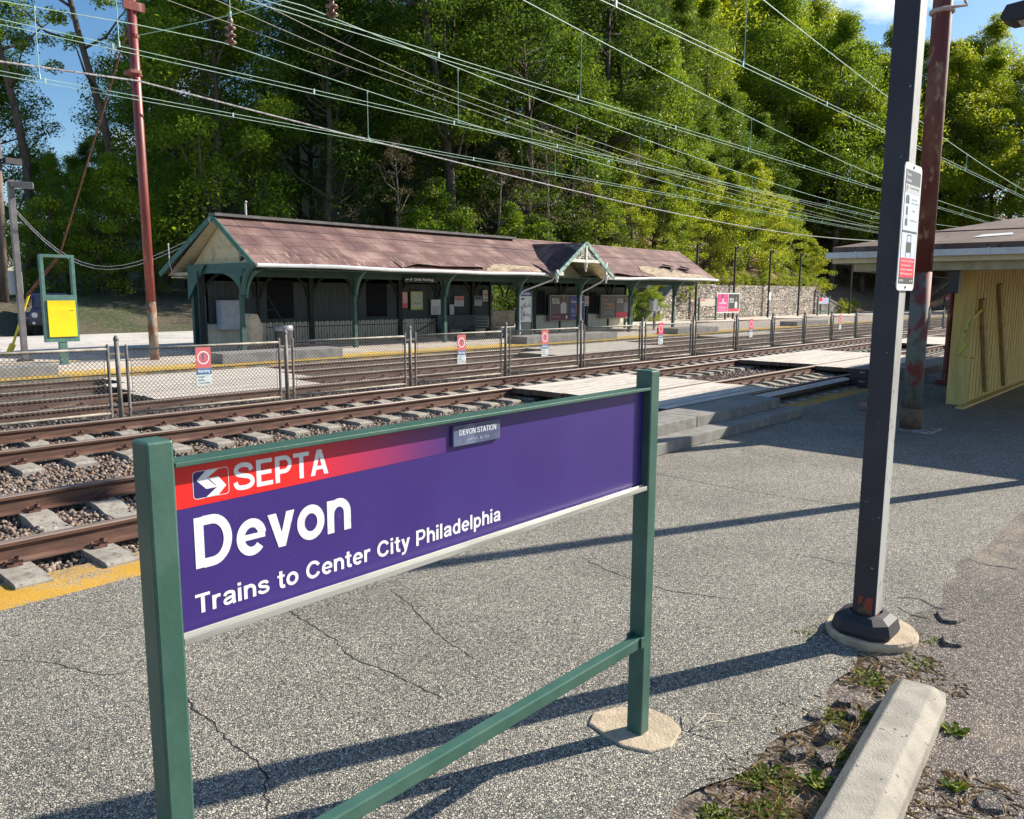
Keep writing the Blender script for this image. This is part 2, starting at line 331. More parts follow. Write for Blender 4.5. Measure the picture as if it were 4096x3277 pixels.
COPPER = mat('green_copper_wire', (.30, .50, .40), (.42, .6, .5), 3, rough=.5)
CABLE = mat('grey_cable', (.22, .21, .22), (.45, .44, .45), 14, .45, .55, rough=.6)
WTXT = mat('white_lettering', (.78, .79, .80), (.68, .7, .72), 30, .5, .7, rough=.5)
# ------------------------------------------------------------ terrain
def sst(a, b, x): t = np.clip((x-a)/(b-a), 0, 1); return t*t*(3-2*t)
def hill(X, Y):
    X = np.asarray(X, dtype=float); Y = np.asarray(Y, dtype=float)
    left = 2.0*sst(37, 47, Y) + .05*np.clip(Y-47, 0, 40)
    wall = 2.75*sst(31.35, 31.6, Y)*(X > 49.5)*(X < 83.5)
    slope = np.clip(Y-(31.5+0*X), 0, 60)*.50
    right = np.minimum(wall+slope, 24)*sst(46, 51, X)
    mid = np.clip(Y-33, 0, 40)*.25*sst(24, 40, X)
    end = sst(112, 140, X)*(5+.5*np.clip(Y-10, 0, 26))
    return np.maximum(np.maximum(left*(1-.0*X), right), np.maximum(mid, end))
def grid(name, x0, x1, y0, y1, st, zf, material, sy=None):
    xs = np.arange(x0, x1+st, st); ys = np.arange(y0, y1+(sy or st), sy or st); X, Y = np.meshgrid(xs, ys, indexing='ij'); Z = zf(X, Y)
    V = np.stack([X, Y, Z], -1).reshape(-1, 3); ny = len(ys); i = np.arange(len(xs)-1)[:, None]*ny + np.arange(ny-1)[None]; i = i.ravel()
    return place(name, npmesh(name, V, np.stack([i, i+ny, i+ny+1, i+1], 1), material, smooth=True))
dirt = mat('bare_earth', (.10, .075, .05), (.045, .05, .022), .6, .42, .6, (.19, .14, .09), 9, .55, .68, rough=.95, bump=1, bscale=14, bdist=.06, detail=8)
bank = mat('dry_grass_bank', (.10, .088, .060), (.055, .075, .028), .35, .45, .62, (.17, .14, .09), 6, .5, .68, rough=1, bump=1, bscale=22, bdist=.08, detail=9)
litter = mat('leaf_litter', (.21, .125, .08), (.10, .07, .05), 2.2, .45, .6, (.34, .21, .14), 11, .5, .62, rough=1, bump=1, bscale=9, bdist=.12, detail=9)
b = MB(); b.add([(-400, -400, -.32), (900, -400, -.32), (900, 900, -.32), (-400, 900, -.32)], [(0, 1, 2, 3)]); b.build('ground', dirt); bpy.data.objects['ground']['kind'] = 'structure'
rngn = np.random.default_rng(5)
def zn(X, Y, base=0, amp=.05):
    return base + amp*(np.sin(X*2.1+np.sin(Y*1.3)*2)*np.sin(Y*1.7+np.cos(X*.9)) + .6*np.sin(X*5.3+Y*2.2)*np.sin(Y*4.1))
tag(grid('grass_bank', -40, 49.4, 36.4, 110, .8, lambda X, Y: np.maximum(hill(X, Y), .1)+zn(X, Y, -.02, .05)*(Y > 37.2), bank), kind='structure')
tag(grid('hillside', 49.5, 190, 31.3, 110, .8, lambda X, Y: hill(X, Y)+zn(X, Y, 0, .12)*(Y > 32), litter), kind='structure')
tag(grid('track_end_ground', 112, 190, -60, 31.2, 1.2, lambda X, Y: hill(X, Y)-.12, litter), kind='structure')
# ------------------------------------------------------------ near platform and parking strip
ST = [(.10, .10, .09), (.34, .315, .265), (.47, .435, .36), (.19, .185, .165), (.66, .61, .50), (.38, .35, .28)]
asp = asphalt('platform_asphalt', ST, 92, cracks=False, gap=.20)
asp2 = asphalt('parking_asphalt', [(.08, .07, .068), (.22, .185, .165), (.36, .30, .25), (.13, .11, .105), (.52, .44, .34), (.26, .21, .18)], 85, dirt=(.30, .25, .17), dirtscale=1.3, dl=.56, dh=.78, gap=.24, cracks=False)
yel = asphalt('yellow_platform_paint', ST, 105, paint=(.62, .34, .03), cracks=False)
def VG(x): return 1 if x < 3.7 else max(0., 1-(x-3.7)/1.2)
def edge(x):  # outline between the platform surface and the parking strip
    return 1.42 - .02*x + .05*math.sin(x*3.1) + .03*math.sin(x*9.7+1)
xs = [-30, -10] + [i*.06 for i in range(0, 110)] + [7, 12, 200]
V = []; n = len(xs)
for x in xs: V += [(x, edge(x) if 0 <= x <= 7 else 1.3, 0), (x, 5.60, 0)]
b = MB(); b.add(V, [(2*i, 2*i+2, 2*i+3, 2*i+1) for i in range(n-1)]); tag(b.build('platform', asp), kind='structure')
b = MB(); b.box(-30, 200, 5.60, 6.14, -.25, .001); tag(b.build('platform_edge', yel), kind='structure')
b = MB(); b.box(-30, 200, -60, 1.6, -.3, -.018); tag(b.build('parking_lot', asp2), kind='structure')
# parking surface beyond the verge, level with the platform
V = []
for x in xs: V += [(x, -60, -.004), (x, (edge(x)-(VG(x)*(.34 + .07*math.sin(x*5.3)+.05*math.sin(x*13.1)))) if 0 <= x <= 7 else 1.3, -.004+.003*(x > 4.9))]
b = MB(); b.add(V, [(2*i, 2*i+2, 2*i+3, 2*i+1) for i in range(n-1)]); tag(b.build('parking_surface', asp2), kind='structure')
verge = mat('verge_soil', (.16, .13, .105), (.36, .30, .235), 70, .5, .62, (.055, .045, .035), 9, .5, .64, rough=1, bump=1, bscale=60, bdist=.02, detail=9)
tag(grid('verge', 0, 6, .6, 1.75, .03, lambda X, Y: -.013+zn(X*4, Y*4, 0, .004)-.0*X, verge), kind='structure')
CRACKS = [([(2.605, 4.341), (2.581, 4.077), (2.548, 3.691), (2.481, 3.455), (2.482, 3.278), (2.51, 3.142), (2.502, 2.93), (2.511, 2.714)], 0.0032), ([(1.8, 4.308), (1.667, 3.779), (1.612, 3.482), (1.631, 3.395), (1.597, 3.122), (1.607, 2.969), (1.576, 2.815), (1.429, 2.558)], 0.0036), ([(3.268, 4.073), (3.188, 3.772), (3.0, 3.303), (2.921, 2.911)], 0.0026), ([(4.703, 3.519), (4.593, 3.229), (4.552, 2.899), (4.554, 2.62), (4.719, 2.246)], 0.004), ([(7.58, 4.738), (7.536, 4.08), (7.535, 3.37), (7.628, 2.771), (7.772, 2.349)], 0.005), ([(5.896, 2.367), (5.922, 2.124), (5.944, 1.854)], 0.004), ([(9.525, 4.597), (9.376, 4.056), (9.226, 3.377)], 0.004), ([(5.492, 1.476), (5.571, 1.358), (5.475, 1.243), (5.484, 1.114)], 0.008), ([(5.32, 1.41), (5.233, 1.326), (5.256, 1.187)], 0.007), ([(1.152, 4.828), (1.327, 4.594), (1.455, 4.245), (1.573, 4.157)], 0.003), ([(3.949, 5.82), (4.11, 5.312), (4.04, 4.586)], 0.003), ([(6.71, 1.362), (6.646, 1.18), (6.698, 0.963)], 0.005)]
crk = mat('crack_shadow', (.018, .018, .02), rough=1)
def crack(P, wd, seed):
    r = random.Random(seed); Q = []
    for (x0, y0), (x1, y1) in zip(P[:-1], P[1:]):
        n = max(2, int(math.hypot(x1-x0, y1-y0)/.035))
        for k in range(n): t = k/n; Q.append((x0+(x1-x0)*t+r.uniform(-.012, .012), y0+(y1-y0)*t+r.uniform(-.012, .012)))
    b = MB(); V = []
    for i, (x, y) in enumerate(Q):
        a = Q[max(i-1, 0)]; c = Q[min(i+1, len(Q)-1)]; dx, dy = c[0]-a[0], c[1]-a[1]; l_ = math.hypot(dx, dy) or 1; w_ = wd*r.uniform(.5, 1.7); V += [(x-dy/l_*w_, y+dx/l_*w_, .0012), (x+dy/l_*w_, y-dx/l_*w_, .0012)]
    b.add(V, [(2*i, 2*i+1, 2*i+3, 2*i+2) for i in range(len(Q)-1)]); return b
cb_ = MB()
for k, (P, wd) in enumerate(CRACKS):
    q_ = crack(P, wd, k); cb_.add(q_.V, q_.F)
tag(cb_.build('platform_cracks', crk), kind='structure')
# ------------------------------------------------------------ track bed
bed = mat('ballast_bed', (.10, .085, .072), (.045, .038, .034), 28, .42, .6, (.20, .18, .16), 60, .55, .65, rough=1, bump=1, bscale=28, bdist=.05, detail=8)
b = MB(); b.box(-30, 112, 6.145, 19.35, -.31, -.055); tag(b.build('track_bed', bed), kind='structure')
stone = attr_mat('ballast_stone', [(.06, .04, .033), (.16, .115, .085), (.25, .19, .145), (.11, .09, .08), (.33, .28, .23), (.20, .115, .08), (.28, .24, .21), (.58, .52, .46)], .9)
ph = (1+5**.5)/2
ICO = np.array([(-1, ph, 0), (1, ph, 0), (-1, -ph, 0), (1, -ph, 0), (0, -1, ph), (0, 1, ph), (0, -1, -ph), (0, 1, -ph), (ph, 0, -1), (ph, 0, 1), (-ph, 0, -1), (-ph, 0, 1)])/1.9
ICF = np.array([(0, 11, 5), (0, 5, 1), (0, 1, 7), (0, 7, 10), (0, 10, 11), (1, 5, 9), (5, 11, 4), (11, 10, 2), (10, 7, 6), (7, 1, 8), (3, 9, 4), (3, 4, 2), (3, 2, 6), (3, 6, 8), (3, 8, 9), (4, 9, 5), (2, 4, 11), (6, 2, 10), (8, 6, 7), (9, 8, 1)])
OCT = np.array([(1, 0, 0), (-1, 0, 0), (0, 1, 0), (0, -1, 0), (0, 0, 1), (0, 0, -1)], dtype=float)
OCF = np.array([(0, 2, 4), (2, 1, 4), (1, 3, 4), (3, 0, 4), (2, 0, 5), (1, 2, 5), (3, 1, 5), (0, 3, 5)])
def stones(x0, x1, y0, y1, dens, r0, r1, z, base, faces):
    n = int((x1-x0)*(y1-y0)*dens); C = np.stack([rngn.uniform(x0, x1, n), rngn.uniform(y0, y1, n), rngn.normal(z, .011, n)], 1)
    r = rngn.uniform(r0, r1, n); nv = len(base)
    sc = rngn.uniform(.55, 1.25, (n, 1, 3))*r[:, None, None]; jit = base[None]*rngn.uniform(.72, 1.2, (n, nv, 1))
    q = rngn.normal(size=(n, 4)); q /= np.linalg.norm(q, axis=1)[:, None]; a, bq, c, d = q.T
    Rm = np.stack([np.stack([a*a+bq*bq-c*c-d*d, 2*(bq*c-a*d), 2*(bq*d+a*c)], -1), np.stack([2*(bq*c+a*d), a*a-bq*bq+c*c-d*d, 2*(c*d-a*bq)], -1), np.stack([2*(bq*d-a*c), 2*(c*d+a*bq), a*a-bq*bq-c*c+d*d], -1)], 1)
    P = np.einsum('nij,nkj->nki', Rm, jit*sc)+C[:, None]
    F = faces[None]+(np.arange(n)*nv)[:, None, None]
    rv = np.repeat(rngn.beta(1.6, 2.2, n), nv)
    return P.reshape(-1, 3), F.reshape(-1, 3), rv
parts = [stones(.8, 9, 6.15, 13.6, 900, .014, .031, -.036, ICO, ICF), stones(9, 18, 6.15, 13.8, 480, .02, .036, -.036, ICO, ICF),
         stones(18, 46, 6.15, 13.8, 170, .03, .05, -.04, OCT, OCF), stones(2, 16, 13.6, 19.3, 150, .025, .04, -.10, OCT, OCF), stones(16, 46, 13.8, 19.3, 60, .03, .05, -.10, OCT, OCF)]
Vs, Fs, Rs, o_ = [], [], [], 0
for v, f, r in parts: Vs.append(v); Fs.append(f+o_); Rs.append(r); o_ += len(v)
o = place('ballast', npmesh('ballast', np.concatenate(Vs), np.concatenate(Fs), stone, np.concatenate(Rs)))
tag(o, 'loose brown and grey crushed stone ballast filling the railway bed', 'ballast', kind='stuff')
# ------------------------------------------------------------ rails
rust = mat('rusty_rail_side', (.125, .060, .040), (.070, .034, .024), 9, .4, .62, (.22, .15, .12), 2.5, .55, .72, rough=.72, bump=.12, bscale=50, stretch=(.4, 1, 3))
rtop = mat('worn_rail_top', (.20, .15, .125), (.30, .25, .22), 3, .45, .62, rough=.55, metal=.15, stretch=(.15, 6, 1))
tie_m = mat('concrete_tie', (.33, .305, .26), (.235, .21, .175), 6, .4, .65, (.15, .115, .085), 18, .54, .7, rough=.92, bump=.4, bscale=80, detail=7)
clip_m = mat('rusty_clip', (.075, .035, .028), (.13, .06, .045), 30, .45, .6, rough=.8)
TR = [(6.47, 7.95, .20), (10.29, 11.79, .20), (13.97, 15.47, .12), (17.40, 18.92, .07)]
TN = ['nearest track', 'second track', 'third track, just beyond the fence', 'farthest track, beside the station platform']
prof = [(-.07, 0), (.07, 0), (.07, .010), (.012, .028), (.009, .115), (.034, .130), (.036, .155), (.030, .166), (-.030, .166), (-.036, .155), (-.034, .130), (-.009, .115), (-.012, .028), (-.07, .010)]
for ti, (ya, yb, zt) in enumerate(TR):
    for ri, y in enumerate((ya, yb)):
        b = MB(); b.prism([(y+u, zt-.166+v) for u, v in prof], 'x', -12 if ti < 2 else -25, 112)
        k = len(prof); nF = len(b.F)
        b.I[2+7] = 1; b.I[2+6] = 1; b.I[2+8] = 1
        lab = 'brown steel rail, %s rail of the %s' % (('near', 'far')[ri], TN[ti])
        r_ = solo(b, 'rail', [rust, rtop], lab, 'rail', 'running rails of the four tracks')
        if ti == 0:
            for tx, bd, wd in ((2.05 if ri == 0 else 2.30, 'USA', .07), (2.30 if ri == 0 else 2.56, '2006', .095), (2.55 if ri == 0 else 2.83, 'III', .05)):
                text(bd, (tx, y-.0125, zt-.166+.06), wd, .024, mat('rail_mark', (.16, .10, .078), rough=.8), r_, 'raised_mark', bold=.0)
        if ti == 1 and ri == 1:   # joint bars
            for jx in (13.1, 17.6):
                j = MB(); j.box(jx-.35, jx+.35, y-.035, y-.012, zt-.13, zt-.055); j.box(jx-.35, jx+.35, y+.012, y+.035, zt-.13, zt-.055)
                for q in (-.28, -.12, .12, .28): j.tube([(jx+q, y-.05, zt-.092), (jx+q, y-.034, zt-.092)], .016, 6)
                j.split('joint_bar', mat('joint_bar', (.06, .022, .02), (.1, .04, .035), 20, rough=.8), r_)
# ties with rail clips: prototype per track gauge, copied
def clip_mesh():
    b = MB()
    for s in (-1, 1):
        b.box(-.05, .05, s*.075 if s > 0 else -.125, .125 if s > 0 else -.075, 0, .022)
        pts = [(-.055, s*.078, .035), (-.03, s*.06, .040), (.02, s*.065, .052), (.045, s*.10, .06), (.02, s*.135, .052), (-.02, s*.115, .040), (.0, s*.088, .036), (.06, s*.10, .03)]
        b.tube(pts, .011, 5)
    return b
cb = clip_mesh()
tie_b = MB()
ysg = [(-1.29, -.11), (-1.29, .0), (-1.25, .015), (-.50, .015), (-.28, -.025), (.28, -.025), (.50, .015), (1.25, .015), (1.29, 0), (1.29, -.11)]
V = [(x*(1 if i in (0, 9) else .82), u, v) for x in (-.14, .14) for i, (u, v) in enumerate(ysg)]
tie_b.add(V, [tuple(range(10)), tuple(range(19, 9, -1))] + [(i, 10+i, 10+(i+1) % 10, (i+1) % 10) for i in range(10)])
tie_me = tie_b.mesh('tie', tie_m); clip_me = cb.mesh('clip', clip_m)
far_b = MB(); far_b.add(tie_b.V, tie_b.F, 0)
for yy in (-.75, .75): far_b.add([(v[0], v[1]+yy, v[2]+.014) for v in cb.V], cb.F, 1)
far_me = far_b.mesh('tie_far', [tie_m, clip_m])
PIT = .578
cnt = 0
for ti, (ya, yb, zt) in enumerate(TR):
    x = 1.09 if ti == 0 else (1.66 if ti == 1 else 2.4)
    far_lim = [44, 44, 30, 26][ti]
    stuffx = []
    while x < 100:
        yc = (ya+yb)/2; z = zt-.181-.001
        if x < far_lim:
            if x < 14 and ti < 2:
                t = place('railway_tie', tie_me); t.location = (x, yc, z)
                for s in (-1, 1):
                    c = place('rail_clip', clip_me, t); c.location = (0, s*.745, .014)
            else:
                t = place('railway_tie', far_me); t.location = (x, yc, z)
            t.rotation_euler[2] = rnd.uniform(-.012, .012)
            tag(t, 'pale concrete tie under the %s' % TN[ti].split(',')[0], 'railway tie', 'concrete ties under the %s' % TN[ti].split(',')[0]); cnt += 1
        else: stuffx.append(x)
        x += PIT
    if stuffx:
        b = MB()
        for q in stuffx: b.add([(v[0]+q, v[1]+yc, v[2]+z) for v in far_b.V], far_b.F, 0)
        tag(b.build('far_ties', tie_m), 'distant concrete ties of the %s running to the bend' % TN[ti].split(',')[0], 'railway ties', kind='stuff')
# ------------------------------------------------------------ board crossings
plank = mat('grey_planks', (.56, .51, .44), (.40, .36, .31), 3.2, .42, .6, (.74, .68, .60), 9, .52, .66, rough=.9, bump=.35, bscale=16, stretch=(.35, 5, 1), detail=6)
pside = mat('plank_side', (.085, .06, .045), (.14, .10, .075), 6, rough=.95, bump=.4, bscale=20)
def crossing(x0, x1, y0, y1, z, label, skew=.0, h=.10):
    b = MB(); n = max(1, round((y1-y0)/.24)); wd = (y1-y0)/n
    for i in range(n):
        a = y0+i*wd; e = rnd.uniform(-.035, .035)
        b.box(x0+e, x1+rnd.uniform(-.03, .03), a+.004, a+wd-.004, z-h, z+rnd.uniform(-.004, .003))
    b.I = [1 if (k % 6) in (0, 1, 2, 3, 4) and (k % 6) != 5 else 0 for k in range(len(b.F))]
    # faces order: -x,+x,-y,+y,-z,+z
    t = solo(b, 'board_crossing', [plank, pside], label, 'crossing panel', 'wooden panels laid between the rails')
    return t
G = .055
crossing(10.9, 14.9, 6.47+G, 7.95-G, .205, 'weathered grey plank panel between the rails of the nearest track behind the sign post')
crossing(11.3, 15.1, 7.95+G, 10.29-G, .205, 'weathered plank panel filling the gap between first and second tracks by the sign post')
crossing(11.2, 18.2, 6.10, 6.47-G, .17, 'narrow plank strip between the outer rail and the platform beside the steps', h=.06)
crossing(20.4, 26.0, 6.47+G, 7.95-G, .205, 'plank panel between nearest rails farther down near the canopy')
crossing(20.8, 26.4, 7.95+G, 10.29-G, .205, 'plank panel between first and second tracks farther down near the canopy')
crossing(33, 39, 6.47+G, 10.29-G, .203, 'far plank panel seen behind the canopy columns')
crossing(6.1, 9.6, 13.97+G, 15.47-G, .125, 'pale plank panel inside the third track behind the first warning sign')
crossing(6.4, 10.4, 15.47+G, 17.40-G, .10, 'pale plank panel between third and fourth tracks behind the first fence gate')
crossing(7.0, 11.0, 17.40+G, 18.92-G, .075, 'pale plank panel inside the farthest track near the leaning red pole')
crossing(21.5, 27.5, 17.40+G, 18.92-G, .075, 'pale plank panel inside the farthest track in front of the small gable')
crossing(19.5, 26.0, 15.47+G, 17.40-G, .10, 'pale plank panel between third and fourth tracks below the poster wall')
crossing(34, 41, 17.40+G, 18.92-G, .075, 'pale plank panel inside the farthest track near the roof end')
# ------------------------------------------------------------ step blocks on the near platform
sblk = mat('block_concrete', (.24, .23, .205), (.17, .165, .155), 5, .4, .6, (.42, .38, .32), 90, .62, .68, rough=.92, bump=.6, bscale=70, detail=7)
def block(x0, x1, y0, y1, z0, z1, label, group=None, name='step_block', material=None):
    b = MB(); b.box(x0, x1, y0, y1, z0, z1); return solo(b, name, material or sblk, label, 'step block', group, bevel=.012)
G1 = 'concrete step blocks on the near platform'
block(7.6, 10.42, 5.16, 5.47, 0, .15, 'lower concrete step block, sunlit end behind the sign post', G1)
block(10.43, 12.9, 5.16, 5.47, 0, .15, 'lower concrete step block, shaded end nearest the canopy', G1)
block(7.6, 9.95, 5.475, 6.12, 0, .30, 'upper concrete step block, sunlit end behind the sign post', G1)
block(9.96, 12.75, 5.475, 6.12, 0, .30, 'upper concrete step block, shaded end at the plank crossing', G1)
block(20.2, 25.2, 4.75, 5.3, 0, .15, 'lower dark step block beyond the canopy columns', G1)
block(20.2, 25.6, 5.31, 6.0, 0, .30, 'upper dark step block beyond the canopy columns', G1)
crate_m = mat('dark_red_stool', (.035, .012, .022), (.05, .02, .03), 8, rough=.6)
for k, (z, lb) in enumerate(((0, 'lower dark maroon plastic step box beside the canopy column'), (.205, 'upper dark maroon plastic step box stacked by the canopy column'))):
    b = MB(); b.box(17.9, 19.4, 5.75+k*.02, 6.15, z, z+.195); b.box(17.89, 19.41, 5.74+k*.02, 6.16, z+.195, z+.203)
    t = solo(b, 'step_box', [crate_m], lb, 'step box', 'maroon step boxes stacked by the column', bevel=.006)
    text('VI80021' if k else 'MC70', (17.885, 5.93, z+.12), .12, .04, mat('grey_lettering', (.4, .38, .4)), t, face='-x')
# ------------------------------------------------------------ far platform, road
fcon = mat('far_platform_concrete', (.58, .51, .44), (.46, .40, .34), .8, .42, .6, (.33, .28, .22), 4, .56, .68, rough=.9, bump=.2, bscale=20, detail=7)
fyel = mat('far_yellow_paint', (.62, .40, .07), (.42, .33, .18), 1.6, .5, .66, (.30, .27, .2), 14, .58, .68, rough=.9, detail=7)
fface = mat('platform_wall', (.22, .20, .15), (.14, .12, .09), 5, .45, .6, (.42, .28, .10), 1.3, .54, .62, rough=.95, bump=.5, bscale=12)
b = MB(); b.box(-30, 112, 19.5, 36.5, -.3, .15); tag(b.build('far_platform', fcon), kind='structure')
b = MB(); b.box(-30, 112, 19.46, 19.50, -.3, .10); tag(b.build('far_platform_wall', fface), kind='structure')
b = MB(); b.box(-30, 112, 19.44, 20.3, .1, .154); tag(b.build('far_platform_edge', fyel), kind='structure')
b = MB(); b.box(-30, 13, 23.3, 23.45, .15, .154); b.box(-30, 9.5, 26.4, 26.55, .15, .154); tag(b.build('curb_line', fyel), kind='structure')
road_m = mat('pale_worn_road', (.58, .55, .51), (.46, .43, .40), .5, .4, .62, (.28, .26, .24), 9, .56, .7, rough=.92, bump=.2, bscale=30, detail=8)
b = MB(); b.box(-60, 47, 27.0, 37.6, .12, .158); tag(b.build('road', road_m), kind='structure')
G2 = 'long grey step blocks on the far platform'
fb = mat('far_block', (.20, .195, .185), (.28, .27, .25), 4, rough=.9, bump=.3, bscale=20)
block(1, 6.3, 19.5, 20.3, .154, .38, 'long grey step block below the yellow board sign', G2, material=fb)
block(10.2, 14.0, 19.45, 20.35, .154, .42, 'long grey step block in front of the beige kiosk', G2, material=fb)
block(22.3, 28.2, 19.45, 20.5, .154, .42, 'long grey step block below the small gable', G2, material=fb)
block(33.2, 37.2, 19.45, 20.6, .154, .42, 'long grey step block under the roof end', G2, material=fb)
block(47.5, 52.5, 19.6, 20.7, .154, .42, 'distant grey step block near the last lamp posts', G2, material=fb)
# ------------------------------------------------------------ station name sign (foreground)
SR = R_(0.67)
sg = thing('station_sign', (.741, 1.78, 0), 'large purple station name board in a green post frame, nearest the camera', 'station sign', rz=SR)
def sb(name, m, **k): return lambda *a: None
b = MB(); b.box(0, .064, 0, .078, -.02, 1.665); b.build('post', GREEN, sg, bevel=.006)
b = MB(); b.box(2.137, 2.205, 0, .078, -.02, 1.68); b.build('post', GREEN, sg, bevel=.006)
b = MB(); b.box(.064, 2.137, .0, .07, 1.597, 1.609); b.box(.064, 2.137, .052, .07, 1.575, 1.597); b.build('top_rail', GREEN, sg, bevel=.002)
alu = mat('bare_aluminium_channel', (.50, .50, .46), (.36, .36, .33), 9, .45, .62, rough=.45, metal=.5, stretch=(.3, 3, 3))
b = MB(); b.box(.064, 2.137, .004, .07, 1.168, 1.178); b.box(.064, 2.137, .004, .007, 1.16, 1.17); b.box(.064, 2.137, .022, .026, 1.178, 1.184); b.build('bottom_channel', alu, sg, bevel=.001)
b = MB(); b.box(.064, 2.137, .004, .052, .437, .487); b.build('lower_rail', GREEN, sg, bevel=.005)
b = MB(); b.box(2.095, 2.137, .053, .065, .435, .50); b.box(2.112, 2.137, -.004, .004, .44, .49); b.build('bracket', GREEN, sg, bevel=.002)
# purple panel with its printed band
pm = mat('purple_sign_face', (.042, .021, .165), (.050, .028, .19), 2.2, .42, .66, (.10, .08, .26), 60, .70, .76, rough=.33, spec=.5)
pan = MB(); pan.box(.066, 2.135, .036, .042, 1.178, 1.598); panel = pan.build('sign_panel', pm, sg)
# red band fading into purple: a real printed strip
M = bpy.data.materials.new('red_to_purple_print'); M.use_nodes = True; t = M.node_tree; bb = t.nodes['Principled BSDF']; bb.inputs['Roughness'].default_value = .33
tx = t.nodes.new('ShaderNodeTexCoord'); sp = t.nodes.new('ShaderNodeSeparateXYZ'); r = t.nodes.new('ShaderNodeValToRGB'); mr = t.nodes.new('ShaderNodeMapRange')
mr.inputs[1].default_value = .40; mr.inputs[2].default_value = 1.0
t.links.new(tx.outputs['Object'], sp.inputs[0]); t.links.new(sp.outputs[0], mr.inputs[0]); t.links.new(mr.outputs[0], r.inputs[0])
r.color_ramp.elements[0].color = (.78, .022, .020, 1); r.color_ramp.elements[1].color = (.048, .025, .185, 1)
q = r.color_ramp.elements.new(.42); q.color = (.38, .03, .10, 1); q = r.color_ramp.elements.new(.72); q.color = (.16, .03, .15, 1)
t.links.new(r.outputs[0], bb.inputs['Base Color'])
PX = .066
b = MB(); b.add([(.066, .0352, 1.487), (1.0, .0352, 1.497), (1.0, .0352, 1.598), (.066, .0352, 1.598)], [(0, 1, 2, 3)]); b.build('red_band', M, panel)
b = MB()
def outline(pts, y=.0345):
    return [(x, y, z) for x, z in pts]
def rrect(x0, x1, z0, z1, r, n=5):
    P = []
    for cx, cz, a in ((x1-r, z0+r, -90), (x1-r, z1-r, 0), (x0+r, z1-r, 90), (x0+r, z0+r, 180)):
        for k in range(n+1): t_ = R_(a+90*k/n); P.append((cx+r*math.cos(t_), cz+r*math.sin(t_)))
    return P
LX0, LX1, LZ0, LZ1 = .1205, .214, 1.504, 1.573
o1, i1 = rrect(LX0, LX1, LZ0, LZ1, .009), rrect(LX0+.0014, LX1-.0014, LZ0+.0014, LZ1-.0014, .0078)
n = len(o1); b.add(outline(o1)+outline(i1), [(k, (k+1) % n, n+(k+1) % n, n+k) for k in range(n)])
b.build('logo_outline', WTXT, panel)
redm = mat('logo_red', (.80, .024, .022), rough=.33)
b = MB(); b.add(outline([(.122, 1.512), (.130, 1.506), (.160, 1.506), (.182, 1.529), (.155, 1.5555), (.152, 1.5717), (.130, 1.5717), (.122, 1.566)], .0344), [tuple(range(8))]); b.build('logo_field', mat('logo_purple', (.035, .02, .14), rough=.33), panel)
b = MB()
b.add(outline([(.130, 1.5505), (.1535, 1.526), (.1815, 1.526), (.1805, 1.530), (.178, 1.5305), (.1595, 1.549), (.1565, 1.5525), (.187, 1.5715), (.154, 1.5715)], .0338), [tuple(range(9))])
b.add(outline([(.1565, 1.5525), (.1595, 1.549), (.1625, 1.5495), (.1815, 1.529), (.1815, 1.526), (.152, 1.5055), (.184, 1.5055), (.206, 1.527), (.186, 1.5525)], .0336), [tuple(range(9))])
b.build('logo_arrows', WTXT, panel)
t_ = lambda s, x, z, w, h, **k: text(s, (x, .0350, z), w, h, WTXT, panel, **k)
glyphs('SEPTA', (.226, .0350, 1.5055), .285, .0705, WTXT, panel)
def crackmat():
    M = bpy.data.materials.new('cracked_white_vinyl'); M.use_nodes = True; t = M.node_tree; bb = t.nodes['Principled BSDF']; bb.inputs['Roughness'].default_value = .45
    tx = t.nodes.new('ShaderNodeTexCoord'); v = t.nodes.new('ShaderNodeTexVoronoi'); v.feature = 'DISTANCE_TO_EDGE'; v.inputs['Scale'].default_value = 20
    n = t.nodes.new('ShaderNodeTexNoise'); n.inputs['Scale'].default_value = 30; mxx = t.nodes.new('ShaderNodeMix'); mxx.data_type = 'RGBA'; mxx.blend_type = 'LINEAR_LIGHT'; mxx.inputs[0].default_value = .012
    t.links.new(tx.outputs['Object'], mxx.inputs[6]); t.links.new(n.outputs['Color'], mxx.inputs[7]); t.links.new(mxx.outputs[2], v.inputs[0])
    r = t.nodes.new('ShaderNodeMapRange'); r.inputs[1].default_value = .004; r.inputs[2].default_value = .022; t.links.new(v.outputs[0], r.inputs[0])
    x = t.nodes.new('ShaderNodeMix'); x.data_type = 'RGBA'; x.inputs[6].default_value = (.48, .5, .53, 1); x.inputs[7].default_value = (.78, .79, .80, 1); t.links.new(r.outputs[0], x.inputs[0]); t.links.new(x.outputs[2], bb.inputs['Base Color'])
    return M
CRK = crackmat()
glyphs('Devon', (.114, .0350, 1.3305), .470, .128, CRK, panel, thin=1.05)
glyphs('Trains to Center City Philadelphia', (.111, .0350, 1.2165), 1.112, .0495, WTXT, panel, track=.075)
b = MB(); b.box(.985, 1.208, .024, .0355, 1.511, 1.579); pq = b.build('tactile_plaque', mat('smoked_acrylic', (.085, .10, .18), (.17, .20, .30), 9, .45, .65, rough=.22), panel, bevel=.002)
glyphs('DEVON STATION', (1.012, .0236, 1.546), .176, .0195, mat('plaque_lettering', (.62, .66, .72)), pq, thin=.8)
b = MB()
for k in range(14):
    if k == 7: continue
    for rr_ in range(3):
        for cc in range(2):
            if rnd.random() < .55: b.box(1.048+k*.0075+cc*.003, 1.0495+k*.0075+cc*.003, .0230, .024, 1.524+rr_*.0032, 1.5255+rr_*.0032)
b.build('braille_dots', mat('plaque_lettering', (.62, .66, .72)), pq)
